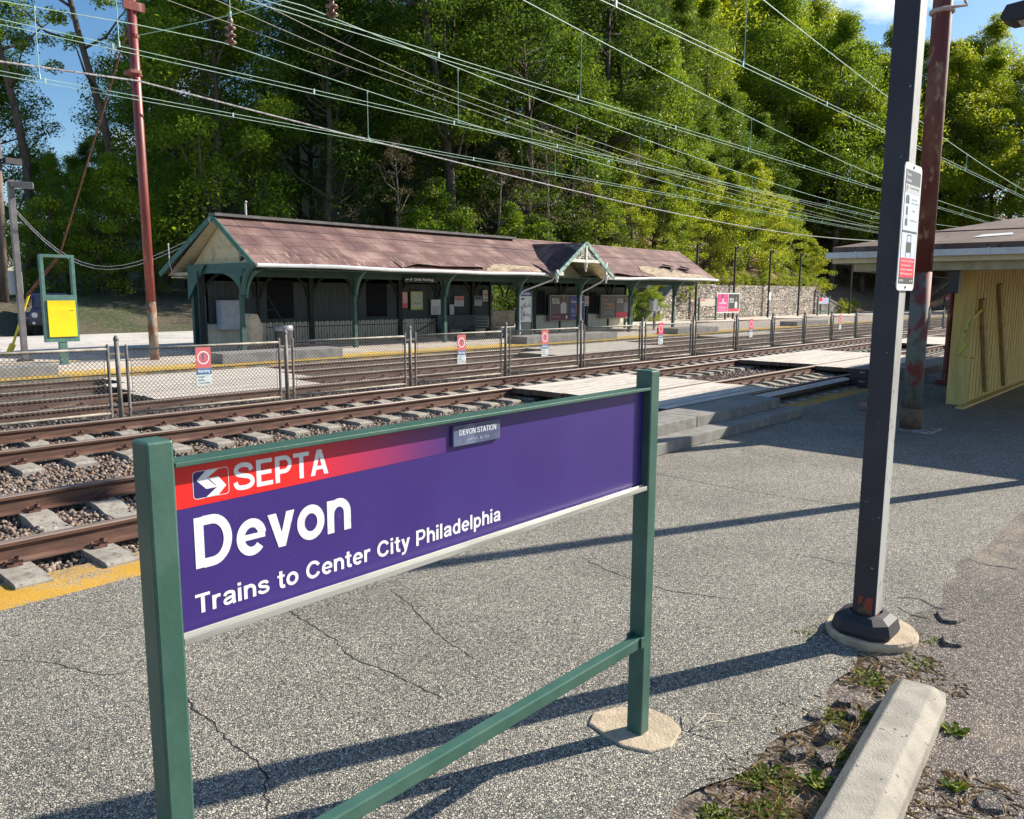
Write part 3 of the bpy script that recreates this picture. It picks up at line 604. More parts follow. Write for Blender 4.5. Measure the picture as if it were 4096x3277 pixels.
# concrete footing at the far post
fo = MB(); P = [(2.76, 1.83), (2.80, 1.71), (2.90, 1.66), (3.06, 1.70), (3.12, 1.80), (3.12, 1.92), (3.03, 2.03), (2.90, 2.09), (2.81, 2.05)]
P = [(x+.0, y) for x, y in P]; fo.prism(P, 'z', -.02, .012); solo(fo, 'post_footing', CONC2, 'tan concrete footing patch round the right post of the purple sign', 'footing', bevel=.008)
# ------------------------------------------------------------ near lamp post with its parking sign
lp = thing('lamp_post', (4.69, 1.42, 0), 'square dark lamp post in the right foreground on a round concrete foot', 'lamp post')
post_m = mat('lamp_post_paint', (.026, .023, .034), (.036, .032, .042), 3, .45, .62, (.36, .33, .31), 26, .72, .75, rough=.55, spec=.5)
b = MB(); b.box(4.63, 4.757, 1.36, 1.487, .05, 5.6); b.build('pole', post_m, lp, bevel=.007)
b = MB(); b.box(4.638, 4.749, 1.3575, 1.3602, .17, 5.5); b.build('sunlit_side_strip', mat('worn_sunlit_side', (.40, .40, .385), (.28, .275, .26), 5, .45, .65, (.12, .115, .11), 40, .66, .7, rough=.6, stretch=(1, 1, .3)), lp)  # added pale strip: the brightness of the sunlit face is put into its colour
b = MB(); b.box(4.6285, 4.6302, 1.375, 1.455, .16, .27); b.box(4.65, 4.72, 1.3578, 1.3602, .15, .22); b.build('rust_patch', mat('pole_rust', (.14, .09, .06), (.30, .05, .03), 26, .45, .55, (.05, .04, .035), 40, rough=.9), lp)
b = MB(); b.lathe((4.76, 1.41, 0), [(.25, -.02), (.255, .03), (.245, .048), (.0, .050)], 28); b.build('concrete_foot', CONC2, lp)
b = MB()
for i, (hw, z) in enumerate(((.155, .045), (.165, .075), (.150, .135), (.112, .162), (.080, .168))):
    c = hw*.42
    for x, y in ((-hw, -hw+c), (-hw+c, -hw), (hw-c, -hw), (hw, -hw+c), (hw, hw-c), (hw-c, hw), (-hw+c, hw), (-hw, hw-c)): b.V.append((4.694+x, 1.424+y, z))
for i in range(4):
    for k in range(8): b.F.append((i*8+k, i*8+(k+1) % 8, i*8+8+(k+1) % 8, i*8+8+k)); b.I.append(0)
b.build('base_cover', DARKBR, lp)
b = MB(); b.box(4.56, 4.83, 1.9, 2.5, 5.5, 5.6); b.box(4.66, 4.73, 1.48, 1.9, 5.53, 5.57); b.build('lamp_head', DARKBR, lp, bevel=.01)
ps = thing('parking_sign', (4.70, 1.352, 2.03), 'tall white and red parking instruction plate on the near lamp post', 'sign')
b = MB(); pr = rrect(4.555, 4.855, 2.03, 2.70, .03); b.prism([(x, z) for x, z in pr], 'y', 1.349, 1.354); pp = b.build('plate', WHITE, ps)
dk = mat('sign_dark_grey', (.045, .045, .05), rough=.4); pw = mat('sign_pale_blue', (.60, .66, .82), rough=.4); pr_ = mat('sign_red', (.75, .02, .06), rough=.4)
def r2(x0, x1, z0, z1, y, name, m_, par): b = MB(); b.add([(x0, y, z0), (x1, y, z0), (x1, y, z1), (x0, y, z1)], [(0, 1, 2, 3)]); return b.build(name, m_, par)
r2(4.572, 4.838, 2.066, 2.665, 1.3484, 'dark_border', dk, pp); r2(4.578, 4.832, 2.35, 2.585, 1.3478, 'upper_field', pw, pp); r2(4.578, 4.832, 2.545, 2.59, 1.3474, 'header_field', mat('sign_grey', (.45, .47, .5)), pp)
r2(4.578, 4.832, 2.205, 2.338, 1.3478, 'lower_field', pw, pp); r2(4.578, 4.832, 2.10, 2.204, 1.3478, 'red_field', pr_, pp)
def pt(s, x, z, w_, h, m_, y=1.3470): return text(s, (x, y, z), w_, h, m_, pp, bold=.01)
pt('Devon', 4.588, 2.633, .075, .018, WTXT, 1.3476); pt('Station', 4.588, 2.603, .09, .018, WTXT, 1.3476)
pt('Customer Parking', 4.66, 2.566, .15, .014, dk); pt('Pay at Kiosk', 4.70, 2.51, .10, .011, dk); pt('Cash or Credit Card', 4.70, 2.493, .12, .009, dk)
pt('Text', 4.72, 2.452, .05, .011, dk); pt('Use Mobile App', 4.70, 2.400, .11, .010, dk)
pt('P', 4.597, 2.552, .028, .03, dk)
for k, s in enumerate(('Do not back in or pull through.', 'License plate must be', 'visible from parking aisles.', 'SEPTA Passengers Only')): pt(s, 4.59+.01*(k == 1), 2.182-k*.023, (.23, .17, .22, .21)[k], .0125, WTXT)
pt('SEPTA', 4.585, 2.078, .07, .011, WTXT, 1.3476); pt('215-580', 4.76, 2.078, .06, .010, WTXT, 1.3476)
b = MB()
for x0, x1, z0, z1 in ((4.60, 4.66, 2.49, 2.525), (4.61, 4.65, 2.525, 2.535), (4.615, 4.645, 2.43, 2.475), (4.61, 4.65, 2.375, 2.41), (4.628, 4.634, 2.41, 2.425)): b.add([(x0, 1.347, z0), (x1, 1.347, z0), (x1, 1.347, z1), (x0, 1.347, z1)], [(0, 1, 2, 3)])
b.build('pictogram', dk, pp)
b = MB()
for x0, x1, z0, z1 in ((4.66, 4.75, 2.235, 2.29), (4.67, 4.675, 2.29, 2.33), (4.735, 4.74, 2.29, 2.33), (4.67, 4.74, 2.325, 2.33), (4.66, 4.665, 2.208, 2.235), (4.745, 4.75, 2.208, 2.235)): b.add([(x0, 1.347, z0), (x1, 1.347, z0), (x1, 1.347, z1), (x0, 1.347, z1)], [(0, 1, 2, 3)])
b.build('car_pictogram', dk, pp)
b = MB()
for z in (2.048, 2.682): b.tube([(4.70, 1.349, z), (4.70, 1.345, z)], .007, 8)
b.split('bolt', BLACK, ps)
# second lamp, only its head reaches into the picture
l2 = thing('lamp_post', (11.2, .95, 0), 'flat dark lamp head against the blue sky at the top right corner', 'lamp post')
b = MB(); b.box(11.13, 11.27, .88, 1.02, 0, 5.3); b.build('pole', DARKBR, l2, bevel=.006)
b = MB(); b.prism([(1.02, 5.36), (1.02, 5.25), (1.25, 5.17), (2.26, 5.15), (2.36, 5.21), (2.30, 5.34), (1.4, 5.40)], 'x', 11.02, 11.38); b.build('lamp_head', DARKBR, l2, bevel=.012)
b = MB(); b.box(11.08, 11.32, 1.45, 2.18, 5.146, 5.150+.012); b.build('led_panel', mat('led_lens', (.55, .55, .52), (.2, .2, .2), 60, .5, .6, rough=.3), l2)
# ------------------------------------------------------------ wheel stop
ws = MB(); a0 = Vector((2.25, .80, 0)); a1 = Vector((4.12, .965, 0)); d = (a1-a0).normalized(); nn = Vector((-d.y, d.x, 0)); Ls = (a1-a0).length
prf = [(-.125, -.01), (-.125, .075), (-.070, .135), (.070, .135), (.125, .075), (.125, -.01)]
V = []
for u, sh in ((0, 0.), (.06, 1), (Ls-.10, 1), (Ls, .45)):
    for v, z in prf:
        zz = z if z < .1 else z*(1 if sh == 1 else .62)
        V.append(a0 + d*u + nn*v*(1 if sh == 1 else .86) + Vector((0, 0, zz)))
F = [(i*6+k, i*6+(k+1) % 6, i*6+6+(k+1) % 6, i*6+6+k) for i in range(3) for k in range(5)] + [tuple(range(5, -1, -1)), tuple(range(18, 24))]
ws.add(V, F)
wsm = mat('wheel_stop_concrete', (.36, .33, .275), (.27, .25, .21), 9, .4, .62, (.06, .055, .048), 30, .66, .70, rough=.9, bump=.45, bscale=120, detail=8)
solo(ws, 'wheel_stop', wsm, 'pale concrete wheel stop lying in the lower right corner', 'wheel stop', bevel=.007)
# ------------------------------------------------------------ verge: broken asphalt, weeds, dry straw
def chunk(x, y, s, h, label, seed):
    r = random.Random(seed); n = 9; P = [(x+s*(.62+.5*r.random())*math.cos(2*math.pi*k/n), y+s*.7*(.6+.5*r.random())*math.sin(2*math.pi*k/n)) for k in range(n)]
    b = MB(); tilt = r.uniform(-.12, .12)
    V = [(px, py, -.02) for px, py in P]+[(x+(px-x)*.9, y+(py-y)*.9, h+tilt*(px-x)+r.uniform(-.006, .006)) for px, py in P]
    b.add(V, [tuple(range(n-1, -1, -1)), tuple(range(n, 2*n))]+[(k, (k+1) % n, n+(k+1) % n, n+k) for k in range(n)])
    return solo(b, 'asphalt_chunk', MC['parking_asphalt'], label, 'asphalt chunk', 'broken asphalt chunks beside the wheel stop', bevel=.006)
for k, (x, y, s, h, lb) in enumerate(((3.30, 1.12, .085, .028, 'larger broken asphalt slab beside the wheel stop'), (3.24, 1.23, .06, .02, 'flat broken asphalt piece left of the larger slab'), (3.50, 1.17, .07, .03, 'dark broken asphalt lump by the far half of the wheel stop'),
        (3.60, 1.29, .06, .02, 'cracked asphalt flake at the platform edge'), (3.72, 1.16, .05, .03, 'small upright asphalt crumb by the far end of the wheel stop'), (3.85, 1.24, .07, .018, 'asphalt flake between the wheel stop and the lamp foot'),
        (4.98, 1.02, .12, .022, 'cracked asphalt slab right of the lamp foot'), (5.35, 1.12, .14, .02, 'loose asphalt plate behind the lamp foot'), (3.42, .52, .09, .02, 'loose asphalt flake right of the wheel stop'), (2.98, .55, .06, .02, 'small asphalt crumb near the bottom right'), (3.62, .30, .08, .03, 'dark asphalt lump at the right picture edge'))):
    chunk(x, y, s, h, lb, k+3)
weed_m = attr_mat('weed_leaves', [(.05, .09, .012), (.13, .20, .02), (.24, .27, .035), (.09, .14, .015)], .6, trans=.35)
straw_m = attr_mat('dry_straw', [(.32, .22, .12), (.52, .40, .22), (.40, .27, .15)], .9)
def blades(n, rad, l0, l1, wd, up_, seed, broad=False):
    r = np.random.default_rng(seed); V = []; F = []; rv = []
    for k in range(n):
        a = r.uniform(0, 6.28); q = rad*math.sqrt(r.random()); p = np.array([q*math.cos(a), q*math.sin(a), -.012]); a2 = r.uniform(0, 6.28)
        L_ = r.uniform(l0, l1); dr = np.array([math.cos(a2), math.sin(a2), r.uniform(*up_)]); dr /= np.linalg.norm(dr); sd_ = np.cross(dr, [0, 0, 1.]); sd_ /= np.linalg.norm(sd_)+1e-6
        w2 = wd*r.uniform(.6, 1.3); i = len(V)
        V += [p-sd_*w2*.3, p+sd_*w2*.3, p+dr*L_*.55+sd_*w2, p+dr*L_-np.array([0, 0, L_*.25]), p+dr*L_*.55-sd_*w2]; F += [(i, i+1, i+2, i+3), (i, i+3, i+4, i+4)]; rv += [r.random()]*5
    V = np.array(V); me = bpy.data.meshes.new('blades'); me.from_pydata(V.tolist(), [], [tuple(dict.fromkeys(f)) for f in F])
    at = me.attributes.new('rnd', 'FLOAT', 'POINT'); at.data.foreach_set('value', np.array(rv, dtype=np.float32)); return me
wm = []
for k in range(3):
    me = blades(150, .07, .02, .05, .006, (.2, 1.2), 20+k); me.materials.append(weed_m); wm.append(me)
me = blades(26, .035, .04, .08, .014, (.4, 1.4), 31); me.materials.append(weed_m); wm.append(me)
wl = [(2.78, 1.16, 0, 'mossy weed patch at the bottom edge left of the wheel stop'), (3.02, 1.22, 1, 'low weed patch beside the near half of the wheel stop'), (3.10, 1.08, 3, 'bright broad leaf weed touching the wheel stop'),
      (3.38, 1.10, 2, 'green weed tuft in front of the larger asphalt slab'), (3.30, 1.10, 3, 'weed sprouting between the wheel stop and slab'), (3.68, 1.22, 0, 'weed clump in the cracked asphalt at the wheel stop far end'), (3.78, 1.14, 1, 'yellow green weed clump behind the asphalt crumbs'),
      (4.60, 1.66, 2, 'weed tuft hugging the left side of the lamp foot'), (4.52, 1.70, 0, 'small moss tuft left of the round lamp foot'), (4.55, 1.10, 1, 'sparse weeds in front of the round lamp foot'), (4.92, 1.13, 2, 'sparse weeds right of the round lamp foot'),
      (3.92, .76, 3, 'yellow leaf weed at the right side of the wheel stop'), (2.62, 1.28, 1, 'small weed patch at the platform edge, bottom of the picture'), (3.45, .66, 3, 'thin green weed in the parking surface'), (4.20, 1.22, 2, 'weeds and moss between lamp foot and wheel stop'), (2.95, 1.30, 0, 'moss clump on the ragged platform edge')]
for x, y, k, lb in wl:
    o = place('weed', wm[k]); o.location = (x, y, -.002); o.rotation_euler[2] = rnd.uniform(0, 6); s = rnd.uniform(.8, 1.4); o.scale = (s, s, s*.9); tag(o, lb, 'weed', 'weeds growing along the platform edge')
me = blades(420, .32, .03, .11, .0014, (-.05, .12), 51); me.materials.append(straw_m)
for k, (x, y) in enumerate(((2.95, 1.12), (3.55, 1.15), (4.35, 1.15), (2.6, 1.0), (3.3, .55))):
    o = place('dry_grass', me); o.location = (x, y, .012); o.rotation_euler[2] = k*1.3; tag(o, 'dry straw and dead grass scattered over the dirt by the wheel stop', 'dry grass', kind='stuff')
b = MB()
for p in ([(3.10, 1.66, .02), (3.22, 1.66, .035), (3.28, 1.62, .02)], [(3.10, 1.66, .02), (3.20, 1.60, .03), (3.25, 1.57, .015)], [(3.18, 1.76, .01), (3.12, 1.68, .035), (3.10, 1.56, .01)]): b.tube(p, .003, 5)
solo(b, 'straw', mat('straw_stalk', (.55, .47, .35)), 'pale straw stalks crossed beside the concrete footing', 'straw')
# ------------------------------------------------------------ near canopy on the right
rp = mat('flaking_red_paint', (.13, .026, .018), (.17, .065, .04), 2.6, .50, .60, (.34, .21, .12), 9, .57, .66, rough=.62, bump=.25, bscale=25, stretch=(1, 1, .45), detail=7)
rp_hi = mat('old_red_paint', (.17, .022, .017), (.34, .17, .10), 5, .54, .62, rough=.6, bump=.2, bscale=25, stretch=(1, 1, .3), detail=7)
pink = mat('pink_brown_paint', (.30, .165, .145), (.22, .11, .10), 4, .45, .62, rough=.6)
felt = mat('brown_roof_felt', (.12, .078, .062), (.18, .125, .10), 1.4, .42, .62, (.05, .035, .035), 6, .56, .7, rough=.95, bump=.3, bscale=30)
gut = mat('white_gutter', (.62, .64, .66), (.50, .50, .50), 3, .5, .72, rough=.4)
cn = thing('platform_canopy', (18, 3, 0), 'brown roofed platform canopy with white gutter on round columns, right side', 'canopy')
cx0, cx1, cy0, cy1, ze = 14.28, 30.0, -2.6, 5.33, 2.84
b = MB(); zr = 4.0; yr0 = 1.3
V = [(cx0, cy0, ze), (cx1, cy0, ze), (cx1, cy1, ze), (cx0, cy1, ze), (cx0+6.2, yr0, zr), (cx1-4, yr0, zr)]
V2 = [(x, y, z-.10 if i < 4 else z-.1) for i, (x, y, z) in enumerate(V)]
b.add(V+V2, [(0, 1, 5, 4), (1, 2, 5), (2, 3, 4, 5), (3, 0, 4), (9, 8, 7, 6), (0, 6, 7, 1), (1, 7, 8, 2), (2, 8, 9, 3), (3, 9, 6, 0)]); rf = b.build('roof', felt, cn)
b = MB()
for x, y, x2, y2 in ((cx0+.9, cy0, cx0+.9, cy1-.5),): b.beam((cx0+1.6, -1.7, 3.145), (cx0+1.6, 4.4, 3.145), .05, .012); b.beam((cx0+3.4, -.5, 3.485), (cx0+3.4, 3.2, 3.485), .05, .012)
b.build('felt_seam', mat('dark_felt_seam', (.03, .022, .022), rough=.9), rf)
b = MB(); b.add([(cx0+.55, 3.3, 2.955), (cx0+.75, 2.75, 2.99), (cx0+1.0, 2.8, 3.04), (cx0+.9, 3.2, 3.02)], [(0, 1, 2, 3)]); b.build('roof_patch', mat('white_patch', (.6, .6, .6)), rf)
b = MB(); gp = [(-.075, .0), (-.085, .10), (-.07, .10), (-.062, .02), (.0, .02), (.0, .1), (.012, .1), (.012, 0)]
b.prism([(cx0-.02+u, 2.645+v) for u, v in gp], 'y', cy0-.08, cy1+.08)
b.I[:] = [0]*len(b.I); b.prism([(cy1+.02-u, 2.645+v) for u, v in gp], 'x', cx0, cx1)
for y in (4.9, 3.9, 2.9, 1.9): b.box(cx0-.115, cx0-.02, y-.012, y+.012, 2.64, 2.755)
b.build('gutter', gut, cn)
b = MB(); b.box(cx0+.02, cx0+.06, cy0, cy1, 2.56, 2.74); b.box(cx0+.06, cx1, cy1-.04, cy1, 2.56, 2.74); b.build('fascia', CREAM, cn)
b = MB(); b.box(cx0+.06, cx1, cy0, cy1-.04, 2.66, 2.69); b.build('soffit', mat('soffit_paint', (.3, .25, .17), (.22, .18, .12), 5), cn)
b = MB(); b.box(14.42, 14.62, -2, 5.0, 2.42, 2.58); b.box(14.62, 29, 4.85, 5.0, 2.42, 2.58); b.split('beam', mat('beam_cream', (.42, .36, .21), (.34, .28, .16), 6, rough=.8), cn)
for (x, y, m_) in ((14.5, 4.56, pink), (19.9, 4.7, rp_hi), (25.3, 4.8, rp_hi)):
    b = MB(); b.lathe((x, y, 0), [(.16, 0), (.15, .03), (.09, .08), (.075, .30), (.082, .32), (.075, .34), (.07, 1.6), (.082, 1.62), (.082, 1.66), (.07, 1.68), (.07, 1.76), (.08, 1.78), (.068, 1.82), (.066, 2.35), (.09, 2.40), (.09, 2.5)], 14)
    b.build('column', m_, cn, smooth=True)
    b = MB(); b.cbox((x, y, .06), .34, .34, .12); b.build('column_base', m_, cn, bevel=.01)
b = MB(); b.box(14.5, 14.7, 3.35, 3.5, 2.05, 2.42); b.build('speaker_box', BLACK, cn, bevel=.01)
# raw pine enclosure under the canopy
pine = mat('raw_pine_boards', (.66, .49, .17), (.55, .39, .13), 5, .42, .6, (.15, .08, .03), 7, .70, .74, rough=.75, bump=.15, bscale=30, stretch=(2.2, 2.2, .25), detail=6)
en = thing('pine_enclosure', (16.4, 3.55, 0), 'enclosure of yellow raw pine boards with two slanted braces under the canopy', 'wooden enclosure')
b = MB(); x = 16.4; y0 = 3.55; k_ = 0
while x < 22:
    wd = .135; b.prism([(x+.010, y0+.004), (x+.010, y0-.020+.006*(k_ % 2)), (x+wd-.010, y0-.020+.006*(k_ % 2)), (x+wd-.010, y0+.004)], 'z', .03, 2.64); x += wd; k_ += 1
b2 = MB(); b2.box(16.4, 22, y0+.005, y0+.025, .03, 2.64); b2.build('backing', mat('board_gap', (.05, .035, .015)), en)
b.build('board_wall', pine, en)
b = MB(); b.box(16.36, 16.40, y0-.06, y0+.28, .0, 2.64); b.build('corner_board', pine, en, bevel=.003)
b = MB(); yq = y0-.026
for (x1, z1, x0_, z0_) in ((16.85, 1.93, 17.85, .12), (18.2, 2.22, 19.6, .10)): b.hexa([(x0_, yq-.06, z0_), (x0_+.22, yq-.06, z0_), (x0_+.22, yq+.0, z0_), (x0_, yq+.0, z0_), (x1, yq-.06, z1), (x1+.22, yq-.06, z1+.04), (x1+.22, yq, z1+.04), (x1, yq, z1)])
b.split('brace', mat('weathered_pine', (.46, .34, .14), (.34, .24, .09), 7, rough=.8), en)
b = MB(); b.box(15.75, 21.9, y0-.16, y0-.02, .003, .04); b.build('base_plate', pine, en, bevel=.003)
tp = MB(); tp.add([(16.35, y0-.04, 1.60), (16.36, y0-.05, 1.56), (16.95, y0-.08, 1.74), (17.05, y0-.06, 1.82)], [(0, 1, 2, 3)])
pts = [(16.35, y0-.02, 1.58), (16.30, y0+.06, 1.25), (16.34, y0-.0, 1.12), (16.28, y0+.12, .95), (16.34, y0-.02, .88), (16.75, y0-.06, .84)]
for p, q in zip(pts[:-1], pts[1:]): tp.add([p, (p[0]+.01, p[1]+.03, p[2]+.02), (q[0]+.01, q[1]+.03, q[2]+.025), q], [(0, 1, 2, 3)])
solo(tp, 'caution_tape', mat('yellow_tape', (.60, .56, .05), (.02, .02, .02), 9, .60, .62, rough=.5), 'yellow caution tape knotted round the corner of the pine enclosure', 'caution tape')
# ------------------------------------------------------------ catenary poles
cp = thing('catenary_pole', (12.8, 3.45, 0), 'thick rusted red steel pole right behind the near lamp post', 'catenary pole')
b = MB(); b.tube([(12.79, 3.45, 2.34), (12.785, 3.45, 5), (12.77, 3.45, 10.2)], [.133, .13, .12], 16); b2 = MB(); b2.V, b2.F, b2.I = [], [], []; b2.tube([(12.80, 3.45, .02), (12.79, 3.45, 2.35)], [.1352, .1335], 16); b2.build('worn_lower_pole', mat('grey_pole_red_spots', (.125, .130, .108), (.17, .032, .024), 3.4, .50, .56, (.09, .08, .065), 8, .56, .64, rough=.7, stretch=(1, 1, .7), detail=5, bump=.2), cp, smooth=True); b.build('pole', rp, cp, smooth=True)
b = MB(); b.box(12.5, 13.1, 3.08, 3.75, .0, .025); b.build('base_plate', mat('base_plate_paint', (.34, .33, .30), (.2, .12, .08), 12), cp, bevel=.006)
b = MB(); b.lathe((12.8, 3.45, .02), [(.155, 0), (.155, .30), (.137, .31)], 16); b.build('base_sleeve', mat('brown_sleeve', (.12, .075, .05), (.2, .1, .06), 8, rough=.8), cp, smooth=True)
b = MB(); b.lathe((12.77, 3.45, 5.92), [(.14, 0), (.165, .01), (.165, .05), (.14, .06)], 14); b.tube([(12.60, 3.40, 5.95), (12.77, 3.25, 5.98), (12.93, 3.18, 6.02), (12.98, 3.22, 6.1)], .02, 6); b.build('clamp_band', mat('pink_band', (.5, .38, .34)), cp)
c2 = thing('catenary_pole', (9.6, 22.17, 0.15), 'tall dull red pole standing across the tracks left of the station building', 'catenary pole')
b = MB(); b.tube([(9.62, 22.17, 1.75), (9.60, 22.17, 5), (9.56, 22.17, 11.5)], [.124, .122, .118], 16); b.build('pole', mat('dull_red_paint', (.24, .045, .035), (.18, .035, .03), 2, .4, .6, (.3, .16, .12), 7, .62, .7, rough=.45, stretch=(1, 1, .3), spec=.6), c2, smooth=True)
b = MB(); b.tube([(9.63, 22.17, .1), (9.62, 22.17, 1.75)], .125, 16); b.build('rusted_foot', mat('rusted_pole_foot', (.22, .20, .15), (.20, .07, .035), 5, .42, .56, (.30, .26, .20), 9, .56, .66, rough=.85, stretch=(1, 1, .5)), c2, smooth=True)
b = MB(); b.lathe((9.57, 22.17, 9.35), [(.13, 0), (.17, .01), (.17, .07), (.13, .08)], 14); b.box(9.30, 9.85, 22.0, 22.06, 9.28, 9.50); b.lathe((9.6, 22.17, 7.66), [(.12, 0), (.15, .01), (.15, .05), (.12, .06)], 14); b.box(9.22, 9.5, 21.62, 22.05, 7.62, 7.70); b.lathe((9.59, 22.17, 8.62), [(.12, 0), (.14, .01), (.14, .09), (.12, .10)], 14)
b.build('pole_clamp', rp_hi, c2)
b = MB(); b.tube([(9.57, 22.05, 9.30), (8.4, 25.2, .95+2.1)], .022, 6, 0); b.build('guy_rod', mat('rusty_guy', (.20, .07, .04), (.12, .05, .03), 9), c2)
b = MB(); b.tube([(8.4, 25.2, 3.05), (7.72, 26.0, 1.9)], .05, 6); b.build('turnbuckle', mat('rusty_guy', (.2, .07, .04)), c2)
b = MB(); b.tube([(7.78, 25.98, 1.98), (7.20, 26.3, .12)], .035, 8); b.tube([(7.32, 26.25, .50), (7.18, 26.3, .16)], .08, 6); b.build('guy_guard', mat('yellow_plastic', (.75, .56, .02), (.65, .48, .02), 8, rough=.5), c2)
# ------------------------------------------------------------ mid-track fence
FY, FZ = 13.05, -.04
post_me = MB(); post_me.tube([(0, 0, -.1), (0, 0, 1.30)], .037, 10); post_me.lathe((0, 0, 1.29), [(.044, 0), (.044, .02), (.036, .05), (.018, .075), (.0, .08)], 10)
post_me = post_me.mesh('fence_post', GALV, smooth=True)
PL = 2.74
fr = MB()
for z in (.13, 1.15): fr.tube([(-PL/2, 0, z), (PL/2, 0, z)], .021, 8)
frs = fr.mesh('frame', mat('pale_fence_rail', (.30, .28, .235), (.20, .175, .14), 5, rough=.65, metal=.1), smooth=True)
stl = []
for x in (-PL/2, PL/2):
    st = MB(); stl.append(st); st.tube([(x, 0, .06), (x, 0, 1.20)], .024, 8); st.lathe((x, 0, 1.19), [(.028, 0), (.02, .03), (0, .04)], 8)
for st, x in zip(stl, (-PL/2, PL/2)):
    for z in (.18, .97): st.box(x-.03 if x > 0 else x-.01, x+.01 if x > 0 else x+.03, -.035, .035, z, z+.022)
    st.box(x-.2 if x < 0 else x, x if x < 0 else x+.2, -.012, .012, 1.05, 1.09); st.box(x-.2 if x < 0 else x, x if x < 0 else x+.2, -.012, .012, .24, .28)
stm = [q.mesh('frame_post', GALV) for q in stl]
def wiremesh(sp, r):
    b = MB(); zl, zh = .14, 1.14; H_ = zh-zl; x0, x1 = -PL/2+.06, PL/2-.06
    c = x0-H_
    while c < x1:
        for s in (0, 1):
            a = [c, zl]; e = [c+H_, zh]
            if a[0] < x0: a = [x0, zl+(x0-c)]
            if e[0] > x1: e = [x1, zl+(x1-c)]
            if e[0]-a[0] > .02:
                if s: a, e = [a[0], zl+zh-a[1]], [e[0], zl+zh-e[1]]
                b.tube([(a[0], .002*(1-2*s), a[1]), (e[0], .002*(1-2*s), e[1])], r, 3, caps=False)
        c += sp
    for x in (x0, x1): b.tube([(x, 0, zl), (x, 0, zh)], .005, 4)
    return b.mesh('chain_link', mat('chain_wire', (.12, .11, .10), (.07, .062, .055), 3, rough=.7))
wm1 = wiremesh(.070, .0042); wm2 = wiremesh(.11, .0055)
ORD = ['first', 'second', 'third', 'fourth', 'fifth', 'sixth', 'seventh', 'eighth', 'ninth', 'tenth', 'eleventh', 'twelfth']
pxs = [-.98+3.03*k for k in range(38)]
for k, x in enumerate(pxs):
    if x > 1.5:
        o = place('fence_post', post_me); o.location = (x, FY, FZ); o.rotation_euler[0] = rnd.uniform(-.012, .012); tag(o, ('grey steel fence post with domed cap, %s from the left' % ORD[k-1]) if k <= 12 else 'distant grey steel fence post with domed cap', 'fence post', 'posts of the fence between the middle tracks')
    c = x+3.03/2
    if c > 1.0 and c < 110:
        f = place('fence_section', frs); f.location = (c, FY, FZ+rnd.uniform(-.01, .01)); f.rotation_euler[2] = rnd.uniform(-.006, .006)
        tag(f, ('chain link fence panel in a galvanised frame, %s from the left' % ORD[k]) if k < 12 else 'distant chain link fence panel in a galvanised frame', 'fence panel', 'chain link panels of the fence between the middle tracks')
        [place('frame_post', q, f) for q in stm]; place('chain_mesh', wm1 if c < 30 else wm2, f)
wr = mat('faded_red_sign', (.62, .10, .12), (.50, .16, .15), 18, .45, .62, rough=.6); wr2 = mat('bright_red_sign', (.80, .03, .10), rough=.5); wb = mat('sign_blue', (.05, .13, .30), (.08, .18, .34), 20, rough=.6); ww = mat('sign_offwhite', (.62, .66, .66), (.5, .56, .56), 14, rough=.6)
wtk = mat('sign_teal_ink', (.03, .10, .13), rough=.6)
def warning(x, z0, first, rr):
    t = thing('warning_sign', (x, FY-.035, FZ+z0), first, 'warning sign')
    w_, h_ = .27, .66; a, c = x-w_/2, x+w_/2; z = FZ+z0; y = FY-.035
    b = MB(); b.box(a, c, y, y+.004, z, z+h_); pl = b.build('plate', ww, t)
    r2(a, c, z+.30, z+h_, y-.001, 'red_field', rr, pl); r2(a, c, z+.19, z+.30, y-.001, 'blue_field', wb, pl)
    b = MB(); cz = z+.48; n = 24; b.add([(x+r_*math.cos(2*math.pi*k/n), y-.002, cz+r_*1.05*math.sin(2*math.pi*k/n)) for r_ in (.108, .090) for k in range(n)], [(k, (k+1) % n, n+(k+1) % n, n+k) for k in range(n)]); b.build('ring', WTXT, pl)
    b = MB(); b.prism([(x-.022, cz+.07), (x+.022, cz+.07), (x+.012, cz-.03), (x-.012, cz-.03)], 'y', y-.003, y-.0015); b.box(x-.014, x+.014, y-.003, y-.0015, cz-.07, cz-.045); b.build('exclamation_mark', wb, pl)
    glyphs('Warning', (a+.03, y-.002, z+.225), .21, .05, WTXT, pl)
    for k, s in enumerate(('Danger', 'Do Not', 'Cross Tracks')): text(s, (a+.03, y-.002, z+.135-k*.052), (.12, .11, .2)[k], .032, wtk, pl, bold=.01)
for x, z, lb, rr in ((6.48, .46, 'faded red and blue warning sign on the nearest fence panel at left', wr), (12.65, .46, 'faded warning sign on the fence panel in front of the blue bench', wr), (15.63, .47, 'faded warning sign on the fence panel in front of the open passage', wr), (21.2, .53, 'bright red warning sign on the fence in front of the sloping stone wing wall', wr2), (27.4, .52, 'small bright red warning sign on the fence before the far stone wall', wr2), (36.3, .54, 'tiny distant red warning sign on the fence near the canopy column', wr2)): warning(x, z, lb, rr)
b = MB(); b.box(46.5, 46.9, FY-.03, FY-.02, .42, 1.1); solo(b, 'warning_sign', ww, 'tiny pale sign on the far fence seen under the canopy', 'warning sign')
